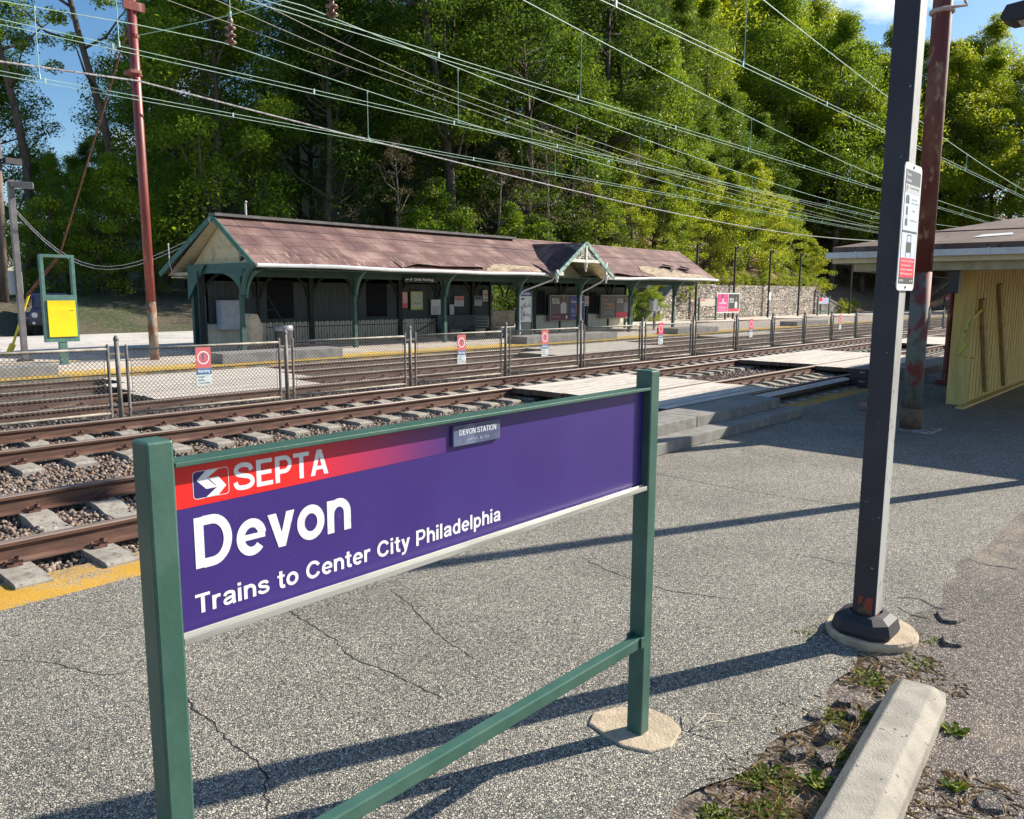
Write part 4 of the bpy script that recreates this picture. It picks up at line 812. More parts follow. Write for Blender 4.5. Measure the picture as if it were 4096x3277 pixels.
# ------------------------------------------------------------ station building
def shingle():
    M = bpy.data.materials.new('maroon_roof_felt'); M.use_nodes = True; t = M.node_tree; bb = t.nodes['Principled BSDF']; N = t.nodes.new; K = t.links.new
    tx = N('ShaderNodeTexCoord').outputs['Object']
    q = N('ShaderNodeMapping'); K(tx, q.inputs[0])
    nz_ = N('ShaderNodeTexNoise'); nz_.inputs['Scale'].default_value = 1.2; nz_.inputs['Detail'].default_value = 8; K(tx, nz_.inputs[0])
    r = N('ShaderNodeValToRGB'); e = r.color_ramp.elements; e[0].position = .32; e[0].color = (.11, .052, .052, 1); e[1].position = .72; e[1].color = (.30, .19, .165, 1); x_ = e.new(.5); x_.color = (.17, .092, .08, 1); K(nz_.outputs[0], r.inputs[0])
    br = N('ShaderNodeTexBrick'); br.offset = .08; br.offset_frequency = 1; br.inputs['Scale'].default_value = 1; br.inputs['Brick Width'].default_value = .95; br.inputs['Row Height'].default_value = .56; br.inputs['Mortar Size'].default_value = .014
    br.inputs['Color1'].default_value = (1, 1, 1, 1); br.inputs['Color2'].default_value = (.84, .84, .84, 1); br.inputs['Mortar'].default_value = (.22, .20, .20, 1)
    wn = N('ShaderNodeTexNoise'); wn.inputs['Scale'].default_value = .9; K(tx, wn.inputs[0]); vm = N('ShaderNodeMix'); vm.data_type = 'RGBA'; vm.blend_type = 'LINEAR_LIGHT'; vm.inputs[0].default_value = .03; K(q.outputs[0], vm.inputs[6]); K(wn.outputs['Color'], vm.inputs[7]); K(vm.outputs[2], br.inputs[0])
    m_ = N('ShaderNodeMix'); m_.data_type = 'RGBA'; m_.blend_type = 'MULTIPLY'; m_.inputs[0].default_value = 1; K(r.outputs[0], m_.inputs[6]); K(br.outputs[0], m_.inputs[7])
    sn = N('ShaderNodeTexNoise'); sn.inputs['Scale'].default_value = 3; sn.inputs['Detail'].default_value = 9; mp_ = N('ShaderNodeMapping'); mp_.inputs['Scale'].default_value = (3.5, .7, .7); mp_.inputs['Rotation'].default_value = (0, 0, .12); K(tx, mp_.inputs[0]); K(mp_.outputs[0], sn.inputs[0])
    sm = N('ShaderNodeMapRange'); sm.inputs[1].default_value = .56; sm.inputs[2].default_value = .66; K(sn.outputs[0], sm.inputs[0])
    sx = N('ShaderNodeSeparateXYZ'); K(tx, sx.inputs[0]); yl = N('ShaderNodeMapRange'); yl.inputs[1].default_value = -1.7; yl.inputs[2].default_value = -2.7; yl.inputs[3].default_value = .12; yl.inputs[4].default_value = .9; K(sx.outputs[1], yl.inputs[0])
    mu = N('ShaderNodeMath'); mu.operation = 'MULTIPLY'; K(sm.outputs[0], mu.inputs[0]); K(yl.outputs[0], mu.inputs[1])
    m2 = N('ShaderNodeMix'); m2.data_type = 'RGBA'; K(mu.outputs[0], m2.inputs[0]); K(m_.outputs[2], m2.inputs[6]); m2.inputs[7].default_value = (.46, .33, .27, 1)
    K(m2.outputs[2], bb.inputs['Base Color']); bb.inputs['Roughness'].default_value = .8
    bp = N('ShaderNodeBump'); bp.inputs['Strength'].default_value = .5; bp.inputs['Distance'].default_value = .03; K(br.outputs['Fac'], bp.inputs['Height']); bp.invert = True; K(bp.outputs[0], bb.inputs['Normal'])
    return M
ROOF = shingle()
st_ = thing('station_building', (26.5, 24.1, .15), 'long open station building with a worn maroon roof across the tracks', 'station building')
RY, RZ = 24.15, 4.44; EY, EZ = 21.3, 2.86; BY, BZ = 27.0, 2.66
XL, XR = 12.3, 40.3
def sag(x): return .015*math.sin(x*.55)+.012*math.sin(x*1.3+1) - .08*math.exp(-((x-29.5)/3)**2)
xs_ = list(np.linspace(XL, XR, 29)); b = MB(); rows = []
for i, x in enumerate(xs_):
    xr = x+.28*(1-(x-XL)/(XR-XL))+.9*((x-XL)/(XR-XL))
    rows.append([(x, EY, EZ+sag(x)) if not 25.9 < x < 29.4 else (x, 22.55, EZ+1.25*.551+sag(x)), (x+(xr-x)*.5, (EY+RY)/2, (EZ+RZ)/2+sag(x)*.6-.02), (xr, RY, RZ+sag(x)*.2)])
for k in range(2):
    V = [r_[j] for r_ in rows for j in (k, k+1)]; b.add(V, [(2*i, 2*i+2, 2*i+3, 2*i+1) for i in range(len(xs_)-1)])
b.add([(XL-.2, BY, BZ), (XR+.4, BY, BZ), rows[-1][2], rows[0][2]], [(0, 1, 2, 3)])
roof = b.build('roof', ROOF, st_)
so_ = roof.modifiers.new('thick', 'SOLIDIFY'); so_.thickness = .05; so_.offset = -1
darkfelt = mat('dark_torn_felt', (.045, .028, .03), (.09, .055, .055), 5, rough=.9)
b = MB(); b.beam((12.5, RY-.08, RZ+.0), (26.6, RY-.08, RZ+.02), .42, .09); b.build('ridge_cap', mat('grey_ridge_cap', (.10, .095, .10), (.14, .13, .13), 3, rough=.8), roof)
SLP = (RZ-EZ)/(RY-EY)
def onroof(x, v, lift=.012): return (x+.09*v, EY+v*.874, EZ+sag(x)+v*.874*SLP+lift)   # v metres up the slope
# bare sheathing where felt has torn away
shth = mat('bare_sheathing', (.42, .33, .22), (.15, .10, .07), 4, .46, .58, (.55, .47, .36), 9, .55, .66, rough=.9, bump=.6, bscale=14, stretch=(.5, 6, 6), detail=7)
def patch(pts, m_, name, lift=.014):
    b = MB(); b.add([onroof(x, v, lift) for x, v in pts], [tuple(range(len(pts)))]); return b.build(name, m_, roof)
patch([(22.1, .03), (25.9, .03), (25.7, .30), (25.2, .52), (24.1, .56), (23.4, .66), (22.9, .60), (22.6, .40), (22.3, .28)], shth, 'bare_sheathing')
patch([(34.2, .03), (39.6, .03), (39.3, .40), (37.4, .52), (36.9, .95), (36.1, 1.05), (35.7, .88), (34.6, 1.2), (33.9, 1.12), (33.5, .62), (34.0, .3)], shth, 'bare_sheathing')
patch([(36.3, .55), (36.9, .85), (37.0, 1.2), (36.4, 1.1)], mat('attic_hole', (.01, .008, .008)), 'roof_hole', .03); patch([(38.0, .45), (38.2, .80), (37.8, .75)], mat('attic_hole', (.01, .008, .008)), 'roof_hole', .03)
b = MB()
def flap(pts, up_):
    V = [onroof(x, v, .02+l) for x, v, l in pts]; n = len(V)//2; b.add(V, [(i, i+1, n+i+1, n+i) for i in range(n-1)])
flap([(17.9, .02, .02), (18.6, .03, .16), (19.8, .02, .10), (21.2, .02, .14), (22.2, .10, .12), (17.8, .50, 0), (18.5, .62, 0), (19.8, .64, 0), (21.2, .62, .0), (22.3, .62, .04)], 0)
flap([(29.9, .02, .03), (30.8, .04, .18), (32.0, .03, .08), (33.6, .02, .02), (30.2, .6, 0), (30.9, .66, 0), (32.0, .6, 0), (33.5, .5, 0)], 0)
flap([(36.0, 1.0, .22), (36.8, .7, .25), (36.4, 1.35, .0), (37.2, 1.25, .0)], 0); flap([(37.6, .9, .2), (38.2, .6, .22), (38.0, 1.2, 0), (38.8, 1.0, 0)], 0)
b.split('lifted_felt', ROOF, roof)
b = MB(); b.beam(onroof(30.0, .1, .0), onroof(30.1, .5, .55), .10, .03); b.split('torn_strip', darkfelt, roof)
b = MB(); b.tube([onroof(13.4, 3.2, .0), onroof(13.4, 3.2, .45), tuple(Vector(onroof(13.4, 3.2, .52))+Vector((0, -.06, 0)))], .035, 8); b.build('vent_pipe', mat('pale_pipe', (.45, .45, .43)), roof)
b = MB(); b.tube([(12.35, EY-.05, EZ-.05)]+[(x, EY-.05, EZ-.05+sag(x)) for x in np.linspace(14, 26.2, 12)], .062, 8); b.tube([(x, EY-.05, EZ-.05+sag(x)) for x in np.linspace(29.6, 40.35, 12)], .062, 8)
b.split('gutter', gut, st_)
b = MB(); b.tube([(26.2, EY-.02, EZ-.1), (26.1, EY+.1, EZ-.26), (25.35, 22.3, 2.15), (25.2, 22.38, 2.0), (25.2, 22.38, .3)], .04, 8); b.tube([(29.7, EY-.02, EZ-.15), (29.6, EY+.1, EZ-.3), (29.5, 22.3, 2.15), (29.42, 22.38, 2.0), (29.42, 22.38, .3)], .04, 8)
b.split('downpipe', gut, st_)
# eaves soffit, plate beams
b = MB(); b.box(12.8, 40.1, 21.35, 22.4, 2.72, 2.74); b.box(12.8, 40.1, 25.3, 26.9, 2.55, 2.57); b.split('soffit', DGREEN, st_)
b = MB(); b.box(12.6, 40.0, 22.42, 22.58, 2.50, 2.74); b.box(12.6, 40.0, 25.3, 25.46, 2.4, 2.74); b.split('plate_beam', DGREEN, st_)
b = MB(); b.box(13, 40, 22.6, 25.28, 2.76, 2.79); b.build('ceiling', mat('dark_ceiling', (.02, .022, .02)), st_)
# gable end facing left
b = MB(); b.box(12.62, 12.70, 21.9, 25.9, 2.62, 2.92)
def arc(cy, cz, r, a0, a1, n=10): return [(cy+r*math.cos(R_(a0+(a1-a0)*k/n)), cz+r*math.sin(R_(a0+(a1-a0)*k/n))) for k in range(n+1)]
b.prism([(22.57, 2.62), (22.57, 1.85)]+[(24.1+1.42*math.cos(R_(a)), 1.85+.77*math.sin(R_(a))) for a in range(180, 80, -9)], 'x', 12.60, 12.68)
b.prism([(22.43, 1.85), (22.43, 2.66), (21.45, 2.66)]+[(21.45+.92*math.cos(R_(a)), 1.85+.80*math.sin(R_(a))) for a in range(81, -1, -9)], 'x', 12.60, 12.68)
b.prism([(26.0, 1.75), (26.0, 2.9), (24.8, 2.9)], 'x', 12.53, 12.595)
b.build('arch_panel', mat('weathered_station_green', (.035, .105, .09), (.05, .13, .11), 4, .45, .65, rough=.65, bump=.15, bscale=30), st_)
b = MB(); b.box(12.60, 12.76, 25.78, 25.94, .15, 2.62); b.build('corner_post', SPG, st_)
gb = MB(); gz = lambda y: min((y-EY)*SLP+EZ, (BY+.1-y)*((RZ-BZ)/(BY-RY))+BZ)-.12
gb.prism([(21.75, 2.90), (26.3, 2.90), (24.15, RZ-.13)], 'x', 12.90, 12.95); gable = gb.build('gable_wall', CREAM, st_)
b = MB()
for y0_, y1_, z0_, z1_ in ((22.0, 26.1, 2.94, 3.00), (22.85, 25.2, 3.50, 3.56), (22.95, 23.05, 3.0, 3.5), (24.9, 25.0, 3.0, 3.5), (23.15, 24.8, 3.08, 3.11), (23.15, 23.18, 3.08, 3.45), (24.77, 24.8, 3.08, 3.45), (23.15, 24.8, 3.42, 3.45)): b.box(12.87, 12.90, y0_, y1_, z0_, z1_)
b.split('gable_batten', CREAM, gable)
b = MB(); b.add([(12.32, BY-.05, BZ-.085), (13.0, BY-.05, BZ-.085), (13.0, RY, RZ-.10), (12.60, RY, RZ-.10)], [(0, 1, 2, 3)]); b.add([(12.32, EY+.05, EZ-.065), (12.95, EY+.05, EZ-.065), (12.95, RY, RZ-.10), (12.60, RY, RZ-.10)], [(0, 1, 2, 3)])
b.box(12.4, 13.5, 26.1, 26.9, 2.50, 2.53); b.beam((12.5, 25.9, 2.62), (12.5, 26.75, 2.62), .06, .1); b.build('gable_soffit', mat('cream_soffit_boards', (.60, .52, .34), (.44, .36, .22), 6, .5, .68, rough=.75, stretch=(.4, 3, 3), bump=.2, bscale=20), st_)
b = MB(); b.beam((12.26, EY-.02, EZ-.05), (12.54, RY, RZ-.06), .05, .17); b.beam((12.54, RY, RZ-.06), (12.08, BY+.02, BZ-.05), .05, .17); b.split('barge_board', mat('green_barge', (.035, .11, .085), (.05, .16, .12), 5, rough=.55), st_)
b = MB(); b.tube([(12.1, 26.3, 2.95), (12.1, 26.32, 3.6)], .02, 6); b.tube([(12.1, 26.3, 2.95), (12.15, 26.2, 2.62), (12.7, 25.9, 2.60)], .018, 6); b.tube([(12.1, 26.32, 3.55), (12.1, 26.32, 3.62)], .03, 6); b.tube([(12.5, 24.1, 4.15), (12.42, 24.1, 4.25), (12.4, 24.0, 4.33)], .03, 6)
b.build('service_mast', mat('pale_pipe', (.45, .45, .43)), st_)
b = MB(); b.box(12.5, 12.62, 22.3, 22.42, 3.02, 3.12); b.tube([(12.55, 22.36, 3.05), (12.42, 22.3, 2.97)], .035, 8); b.build('camera', BLACK, st_)
# columns with curved braces
colm = mat('column_green', (.018, .06, .052), (.028, .085, .072), 5, .45, .65, rough=.55)
cme = MB(); cme.box(-.055, .055, -.055, .055, 0, 1.75); cme.box(-.048, .048, -.048, .048, 1.75, 2.35); cme.box(-.075, .075, -.075, .075, 1.74, 1.79); cme.box(-.068, .068, -.068, .068, 0, .9)
brc = MB()
for s in (-1, 1):
    P = arc(s*.98, 1.78, .92, 180 if s > 0 else 0, 90, 8); Q = [(s*.06, 2.5)]
    brc.prism([(s*.06, 1.80)]+P+[(s*.98, 2.62), (s*.06, 2.62)], 'y', -.03, .03)
frb = MB(); P = arc(-1.0, 1.80, .94, 0, 90, 8); Po = arc(-1.0, 1.80, .85, 90, 0, 8); frb.prism(P+Po, 'x', -.06, .06)
cm, bm_, fm = cme.mesh('column', colm), brc.mesh('spandrel_brace', DGREEN), frb.mesh('eaves_brace', mat('weathered_station_green', (.05, .11, .1)))  # spandrel braces take the darker green, their shade painted into the colour
for k in range(7):
    x = 12.52+4.22*k
    c = place('column', cm, st_); c.location = Vector((x, 22.5, .15))-ORG[st_]; c['label'] = 'green post with curved braces'
    d = place('spandrel_brace', bm_, c); d2 = place('eaves_brace', fm, c)
    if k == 0: bpy.data.objects.remove(d)
# back wall with panels, posts and blind arches
BW = 25.30
wallm = mat('dark_blue_green_boards', (.032, .046, .050), (.050, .066, .070), 2.5, .42, .62, rough=.7, bump=.3, bscale=6, stretch=(4, 4, .3))
wains = mat('grey_cream_wainscot', (.58, .55, .44), (.44, .42, .34), 4, .45, .65, rough=.75, stretch=(5, 5, .4), bump=.25, bscale=8)
b = MB(); b.box(12.8, 26.45, BW, BW+.08, 1.0, 2.75); b.box(28.4, 37.4, BW, BW+.08, 1.0, 2.75); wl_ = b.build('back_wall', wallm, st_)
b = MB(); b.box(12.8, 26.45, BW-.01, BW+.08, .15, .97); b.box(28.4, 37.4, BW-.01, BW+.08, .15, .97); b.box(25.15, 28.3, 22.9, 22.95, .15, .8) if 0 else None; b.split('wainscot', wains, st_)
b = MB(); b.box(12.8, 26.45, BW-.05, BW+.0, .97, 1.03); b.box(28.4, 37.4, BW-.05, BW, .97, 1.03); b.split('chair_rail', DGREEN, wl_)
b = MB()
for k in range(7):
    x = 12.6+4.22*k
    if 26.6 < x < 28.2: continue
    if x < 38: b.box(x-.09, x+.09, BW-.1, BW, .15, 2.7)
for x in (14.7, 18.9, 23.1, 26.4, 28.45, 31.5, 35.7, 37.35): b.box(x-.05, x+.05, BW-.06, BW, .15, 2.7)
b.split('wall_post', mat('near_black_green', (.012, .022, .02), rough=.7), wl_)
b = MB()
for k in range(6):
    x = 12.6+4.22*k
    for c_ in (x+1.05, x+3.16):
        if 26.4 < c_ < 28.4 or c_ > 37: continue
        P = [(c_+.9*math.cos(R_(a)), 1.85+.8*math.sin(R_(a))) for a in range(0, 181, 15)]; Q = [(c_+.98*math.cos(R_(a)), 1.85+.9*math.sin(R_(a))) for a in range(180, -1, -15)]
        b.prism(P+Q, 'y', BW-.05, BW-.002)
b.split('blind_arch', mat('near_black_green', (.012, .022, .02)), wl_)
dd = mat('dark_glass_panel', (.016, .017, .02), rough=.9, spec=.1)
b = MB()
for x0_, x1_, z0_, z1_ in ((15.05, 16.1, 1.1, 2.45), (19.4, 20.4, 1.1, 2.4), (29.0, 30.3, 1.0, 2.2), (33.6, 34.6, 1.0, 2.15)): b.box(x0_, x1_, BW-.03, BW-.004, z0_, z1_)
b.split('dark_window', dd, wl_)
b = MB(); b.box(12.78, 12.86, 25.3, 25.86, .15, 2.62); b.box(37.35, 37.43, 22.7, BW, .15, .97) if 0 else None; b.build('end_wall', wallm, st_)
# room behind the passage is closed off with earth and planting further back
# small cross gable over the platform
GX0, GX1, GXA, GY, GZ0, GZA = 25.55, 29.65, 27.6, 20.75, 2.74, 4.16
b = MB(); b.add([(GX0, GY, GZ0), (GX0+.1, 23.0, GZ0+.9), (GXA, 24.2, GZA+.06), (GXA, GY, GZA)], [(0, 1, 2, 3)]); b.add([(GX1, GY, GZ0), (GXA, GY, GZA), (GXA, 24.2, GZA+.06), (GX1-.1, 23.0, GZ0+.9)], [(0, 1, 2, 3)])
b.add([(GX0, GY, GZ0), (GX0+.15, EY+.9, EZ+.45), (GX0+.1, 23.0, GZ0+.9)], [(0, 1, 2)])
g_ = b.build('cross_gable_roof', [ROOF], st_); sm_ = g_.modifiers.new('thick', 'SOLIDIFY'); sm_.thickness = .06; sm_.offset = 0
b = MB(); b.add([(x_, y_, GZ0+(x_-GX0)*(GZA-GZ0)/(GXA-GX0)+.045+.03*(y_-GY)/3) for x_, y_ in ((GX0+.15, GY+.1), (GXA-.5, GY+.15), (GXA-.25, 21.6), (GXA-.9, 22.2), (GX0+.9, 22.0), (GX0+.5, 21.7))], [tuple(range(6))]); b.build('torn_valley_felt', darkfelt, g_)
b = MB(); b.add([(GX0+.12, GY+.05, GZ0-.03), (GXA, GY+.05, GZA-.09), (GXA, 22.5, GZA-.06), (GX0+.12, 22.5, GZ0-.0)], [(0, 1, 2, 3)]); b.add([(GX1-.12, GY+.05, GZ0-.03), (GXA, GY+.05, GZA-.09), (GXA, 22.5, GZA-.06), (GX1-.12, 22.5, GZ0)], [(0, 1, 2, 3)])
for k in range(4):
    f_ = (k+.7)/4.4
    for s, gx in ((0, GX0), (1, GX1)): x_ = gx+(GXA-gx)*f_; z_ = GZ0+(GZA-GZ0)*f_-.09; b.beam((x_, GY+.1, z_), (x_, 22.4, z_+.02), .05, .05)
b.prism([(GX0+.3, 2.74), (GX1-.3, 2.74), (GXA, GZA-.16)], 'y', 22.3, 22.34)
b.box(GXA-.12, GXA+.12, GY+1.2, GY+1.3, 2.75, 3.95)
b.build('cross_gable_soffit', CREAM, g_)
wf = mat('white_fretwork', (.66, .66, .60), (.46, .46, .40), 9, .5, .68, rough=.7); gw = mat('worn_green_white_barge', (.34, .46, .38), (.10, .22, .17), 7, .46, .6, rough=.8, stretch=(1, 1, 1))
b = MB(); b.beam((GX0-.05, GY-.03, GZ0-.02), (GXA, GY-.03, GZA+.02), .05, .16); b.beam((GXA, GY-.03, GZA+.02), (GX1+.05, GY-.03, GZ0-.02), .05, .16); b.split('barge_board', gw, g_)
b = MB(); zt_ = 3.42; b.box(GXA-1.12, GXA+1.12, GY-.04, GY+.04, zt_-.06, zt_+.06); b.box(GXA-.05, GXA+.05, GY-.05, GY+.05, zt_-.25, GZA-.1)
for px_, zz in ((GX0+.1, 2.62), (GXA, 3.10), (GX1-.55, 2.62)): b.lathe((px_, GY, zz), [(.0, -.14), (.045, -.1), (.03, -.04), (.07, .03), (.06, .16), (.09, .2), (.09, .26)], 8)
for px_ in (GX0+.1, GX1-.55): b.box(px_-.05, px_+.05, GY-.04, GY+.04, 2.85, 3.0+(.4 if px_ > 27 else 0))
b.box(GX0+.05, GX0+.5, GY-.03, GY+.03, 2.78, 2.92); b.box(GX1-.6, GX1-.05, GY-.03, GY+.03, 2.76, 2.86)
b.tube([(GX1-.5, GY, 3.0), (GX1-.8, GY, 3.15), (GX1-.95, GY, zt_-.05)], .03, 6)
r3 = random.Random(3)
for s in (-1, 1):
    for k in range(16):
        u = r3.uniform(.08, .95); hh = (1-u)*.62; x0_ = GXA+s*u*1.02; z0_ = zt_+.06+r3.uniform(.02, max(.03, hh*.85)); rr_ = r3.uniform(.05, .085)
        b.tube([(x0_+rr_*math.cos(t0), GY, z0_+rr_*math.sin(t0)) for t0 in np.linspace(r3.uniform(0, 3), r3.uniform(5, 7), 8)], .012, 4)
    for k in range(5): b.beam((GXA+s*.1, GY, zt_+.06+.1*k), (GXA+s*(1.0-.18*k), GY, zt_+.06+.02*k), .012, .016)
b.build('fretwork', wf, g_)
# ------------------------------------------------------------ signs, posters and things under the roof
def poster(x0, x1, z0, z1, y, label, base, frame=None, name='poster', cat='poster', th=.05):
    t = thing(name, ((x0+x1)/2, y, z0), label, cat)
    b = MB(); b.box(x0, x1, y, y+th, z0, z1); pl = b.build('backing', base, t)
    if frame:
        b = MB(); f = .035
        b.box(x0-f, x1+f, y-.01, y+th, z1, z1+f); b.box(x0-f, x1+f, y-.01, y+th, z0-f, z0); b.box(x0-f, x0, y-.01, y+th, z0, z1); b.box(x1, x1+f, y-.01, y+th, z0, z1); b.build('frame', frame, t)
    return t, pl
C = lambda n_, *c: mat(n_, tuple(c), rough=.55)
grayf = C('grey_frame', .33, .32, .30)
def field(x0, x1, z0, z1, y, m_, par, name='colour_field'): return r2(x0, x1, z0, z1, y, name, m_, par)
TW = lambda s, x, z, w_, h, y, par, m_=WTXT, **k: text(s, (x, y, z), w_, h, m_, par, bold=k.get('bold', .015))
t, p = poster(18.84, 20.46, 2.41, 2.61, 22.34, 'black hanging sign reading Daily Parking under the eaves', C('sign_black', .012, .012, .014), name='hanging_sign', cat='sign'); TW('Daily Parking', 19.32, 2.455, .92, .11, 22.333, p); TW('P', 19.13, 2.46, .09, .10, 22.333, p)
b = MB(); b.beam((18.93, 22.334, 2.51), (19.08, 22.334, 2.51), .002, .02); b.prism([(18.90, 2.51), (18.96, 2.545), (18.96, 2.475)], 'y', 22.33, 22.338); b.build('arrow', WTXT, p)
t, p = poster(21.55, 22.2, 1.34, 2.10, 25.15, 'pale green bordered SUICIDE PREVENTION LIFELINE poster', C('poster_green', .35, .48, .16)); field(21.60, 22.15, 1.43, 2.04, 25.145, C('poster_cream', .66, .68, .58), p)
ink = C('black_ink', .02, .02, .022)
TW('SUICIDE', 21.63, 1.78, .49, .23, 25.14, p, ink, bold=-.01); TW('PREVENTION', 21.63, 1.67, .49, .065, 25.14, p, ink, bold=-.01); TW('LIFELINE', 21.63, 1.56, .49, .085, 25.14, p, ink); TW('1-800-273-TALK (8255)', 21.63, 1.47, .49, .04, 25.14, p, ink)
t, p = poster(21.1, 21.38, 1.42, 2.08, 25.16, 'narrow white and pink notice left of the lifeline poster', C('notice_pink', .62, .10, .14), name='notice'); field(21.12, 21.36, 1.62, 2.06, 25.15, C('notice_rose', .58, .42, .42), p)
def notice(x0, x1, z0, z1, label, head, body, lines=5, y=25.16, cap=None):
    t, p = poster(x0, x1, z0, z1, y, label, body, name='notice', cat='notice'); h = z1-z0; w_ = x1-x0
    field(x0+.02, x1-.02, z1-h*.38, z1-.02, y-.004, head, p)
    if cap: TW(cap, x0+.05, z1-h*.25, w_-.1, h*.12, y-.008, p)
    b = MB()
    for k in range(lines): z = z1-h*(.46+.5*k/lines); b.box(x0+.05, x1-.05-.1*w_*((k*7) % 3), y-.006, y-.002, z-.012, z)
    b.split('text_line', C('grey_ink', .16, .16, .18), p)
notice(22.68, 23.22, 1.12, 1.76, 'white printed timetable notice on the wall left of the blue bench', C('notice_white', .62, .64, .66), C('notice_white', .62, .64, .66), 9)
notice(24.06, 24.60, 1.47, 1.91, 'white notice with a red heading above the blue bench', C('notice_red', .66, .06, .07), C('notice_white', .62, .64, .66), 4, cap='NOTICE')
notice(25.28, 25.75, 1.48, 1.92, 'white notice with a dark heading right of the red one', C('notice_navy', .06, .06, .10), C('notice_grey', .45, .46, .48), 4)
t, p = poster(23.77, 24.02, 1.10, 1.55, 25.17, 'small plain white sheet pinned above the bench', C('notice_bluewhite', .50, .58, .60), name='notice', cat='notice')
def nosmoke(x0, x1, z0, z1, label, y=25.16):
    t, p = poster(x0, x1, z0, z1, y, label, C('notice_offwhite', .60, .60, .56), name='no_smoking_sign', cat='sign'); cx_, cz = (x0+x1)/2, z0+(z1-z0)*.6; r_ = (x1-x0)*.38; n = 18; b = MB()
    b.add([(cx_+q*math.cos(2*math.pi*k/n), y-.006, cz+q*math.sin(2*math.pi*k/n)) for q in (r_, r_*.8) for k in range(n)], [(k, (k+1) % n, n+(k+1) % n, n+k) for k in range(n)]); b.beam((cx_-r_*.6, y-.005, cz+r_*.6), (cx_+r_*.6, y-.005, cz-r_*.6), .002, .03); b.build('red_ring', C('notice_red', .66, .06, .07), p)
    b = MB(); b.box(cx_-r_*.6, cx_+r_*.6, y-.004, y-.002, cz-.02, cz+.02); b.box(x0+.04, x1-.04, y-.004, y-.002, z0+.05, z0+.1); b.build('cigarette', ink, p)
nosmoke(25.83, 26.12, 1.68, 2.18, 'no smoking sign left of the open passage'); nosmoke(33.43, 33.77, 1.42, 1.92, 'no smoking sign between the two poster boards')
t, p = poster(25.32, 26.22, .81, 1.92, 22.62, 'white rail network map board under a purple Devon Station heading', C('map_white', .55, .57, .56), C('board_green', .03, .07, .06), name='map_board', cat='map board'); field(25.32, 26.22, 1.94, 2.13, 22.612, C('sign_purple', .06, .045, .20), p); TW('Devon Station', 25.40, 1.985, .72, .10, 22.605, p)
b = MB(); rq = random.Random(4)
for k in range(26):
    x, z = rq.uniform(25.45, 26.1), rq.uniform(.95, 1.75); P = [(x, 22.613, z)]
    for j in range(4): x = min(26.15, max(25.38, x+rq.uniform(-.12, .12))); z = min(1.82, max(.88, z+rq.uniform(-.14, .14))); P.append((x, 22.613, z))
    b.tube(P, .007, 3)
b.build('map_line', C('map_ink', .20, .21, .24), p); field(25.36, 25.75, 1.76, 1.84, 22.613, C('sign_purple', .06, .045, .20), p)
b = MB(); b.box(25.25, 25.31, 22.6, 22.68, .15, 2.2); b.box(26.25, 26.31, 22.6, 22.68, .15, 2.2); b.split('leg', SPG, t)
def dual(x0, x1, z0, z1, y, l1, l2_, f1, f2, xm=None):
    xm = xm or (x0+x1)/2
    for a, c, lb, f in ((x0, xm-.02, l1, f1), (xm+.02, x1, l2_, f2)):
        t, p = poster(a, c, z0, z1, y, lb, C('poster_dark', .10, .09, .09), grayf, name='advertising_poster', cat='poster', th=.12); f(a, c, z0, z1, y, p)
skin = C('poster_skin', .30, .17, .12)
def woman(cx_, zb, s, y, p, top=C('poster_white', .55, .55, .56), name='pictured_woman'):
    b = MB(); e = lambda cx, cz, rx, rz, yy: b.add([(cx+rx*math.cos(2*math.pi*k/14), yy, cz+rz*math.sin(2*math.pi*k/14)) for k in range(14)], [tuple(range(14))])
    e(cx_, zb+.80*s, .17*s, .20*s, y-.004); e(cx_-.05*s, zb+.72*s, .17*s, .17*s, y-.0045); b.build('hair', C('poster_hair', .03, .02, .018), p)
    b = MB(); e(cx_, zb+.78*s, .085*s, .12*s, y-.006); b.add([(cx_-.04*s, y-.006, zb+.5*s), (cx_+.04*s, y-.006, zb+.5*s), (cx_+.035*s, y-.006, zb+.7*s), (cx_-.035*s, y-.006, zb+.7*s)], [(0, 1, 2, 3)]); b.build('face', skin, p)
    b = MB(); b.add([(cx_-.22*s, y-.007, zb), (cx_+.22*s, y-.007, zb), (cx_+.24*s, y-.007, zb+.42*s), (cx_+.08*s, y-.007, zb+.58*s), (cx_, y-.007, zb+.50*s), (cx_-.08*s, y-.007, zb+.58*s), (cx_-.24*s, y-.007, zb+.42*s)], [tuple(range(7))]); b.build('blouse', top, p)
def f1(a, c, z0, z1, y, p):
    field(a, c, z0, z0+.33, y-.003, C('poster_maroon', .16, .03, .05), p); woman(a+1.02, z0+.34, 1.0, y, p); TW('EMPOWERING', a+.10, z0+.98, .55, .11, y-.008, p); TW('TEACHERS', a+.10, z0+.82, .60, .15, y-.008, p); TW('learn more today', a+.2, z0+.15, .6, .05, y-.008, p)
    b = MB(); b.prism([(a+1.2, z0+.22), (a+1.34, z0+.22), (a+1.34, z0+.12), (a+1.27, z0+.05), (a+1.2, z0+.12)], 'y', y-.008, y-.004); b.build('shield', WTXT, p)
def f2(a, c, z0, z1, y, p):
    field(a, c, z0, z1, y-.003, C('poster_blue', .05, .06, .26), p); TW('A Wonderful', a+.1, z0+.85, .62, .14, y-.008, p); TW('Time', a+.85, z0+.85, .3, .12, y-.008, p); TW('July', a+.2, z0+.18, .3, .08, y-.008, p)
    field(a+.52, a+.72, z0+.12, z0+.8, y-.005, C('poster_orange', .55, .14, .07), p); b = MB(); [b.box(a+.1, a+.45, y-.006, y-.003, z0+.35+.06*k, z0+.37+.06*k) for k in range(4)]; b.split('text_line', C('poster_lightblue', .3, .4, .7), p)
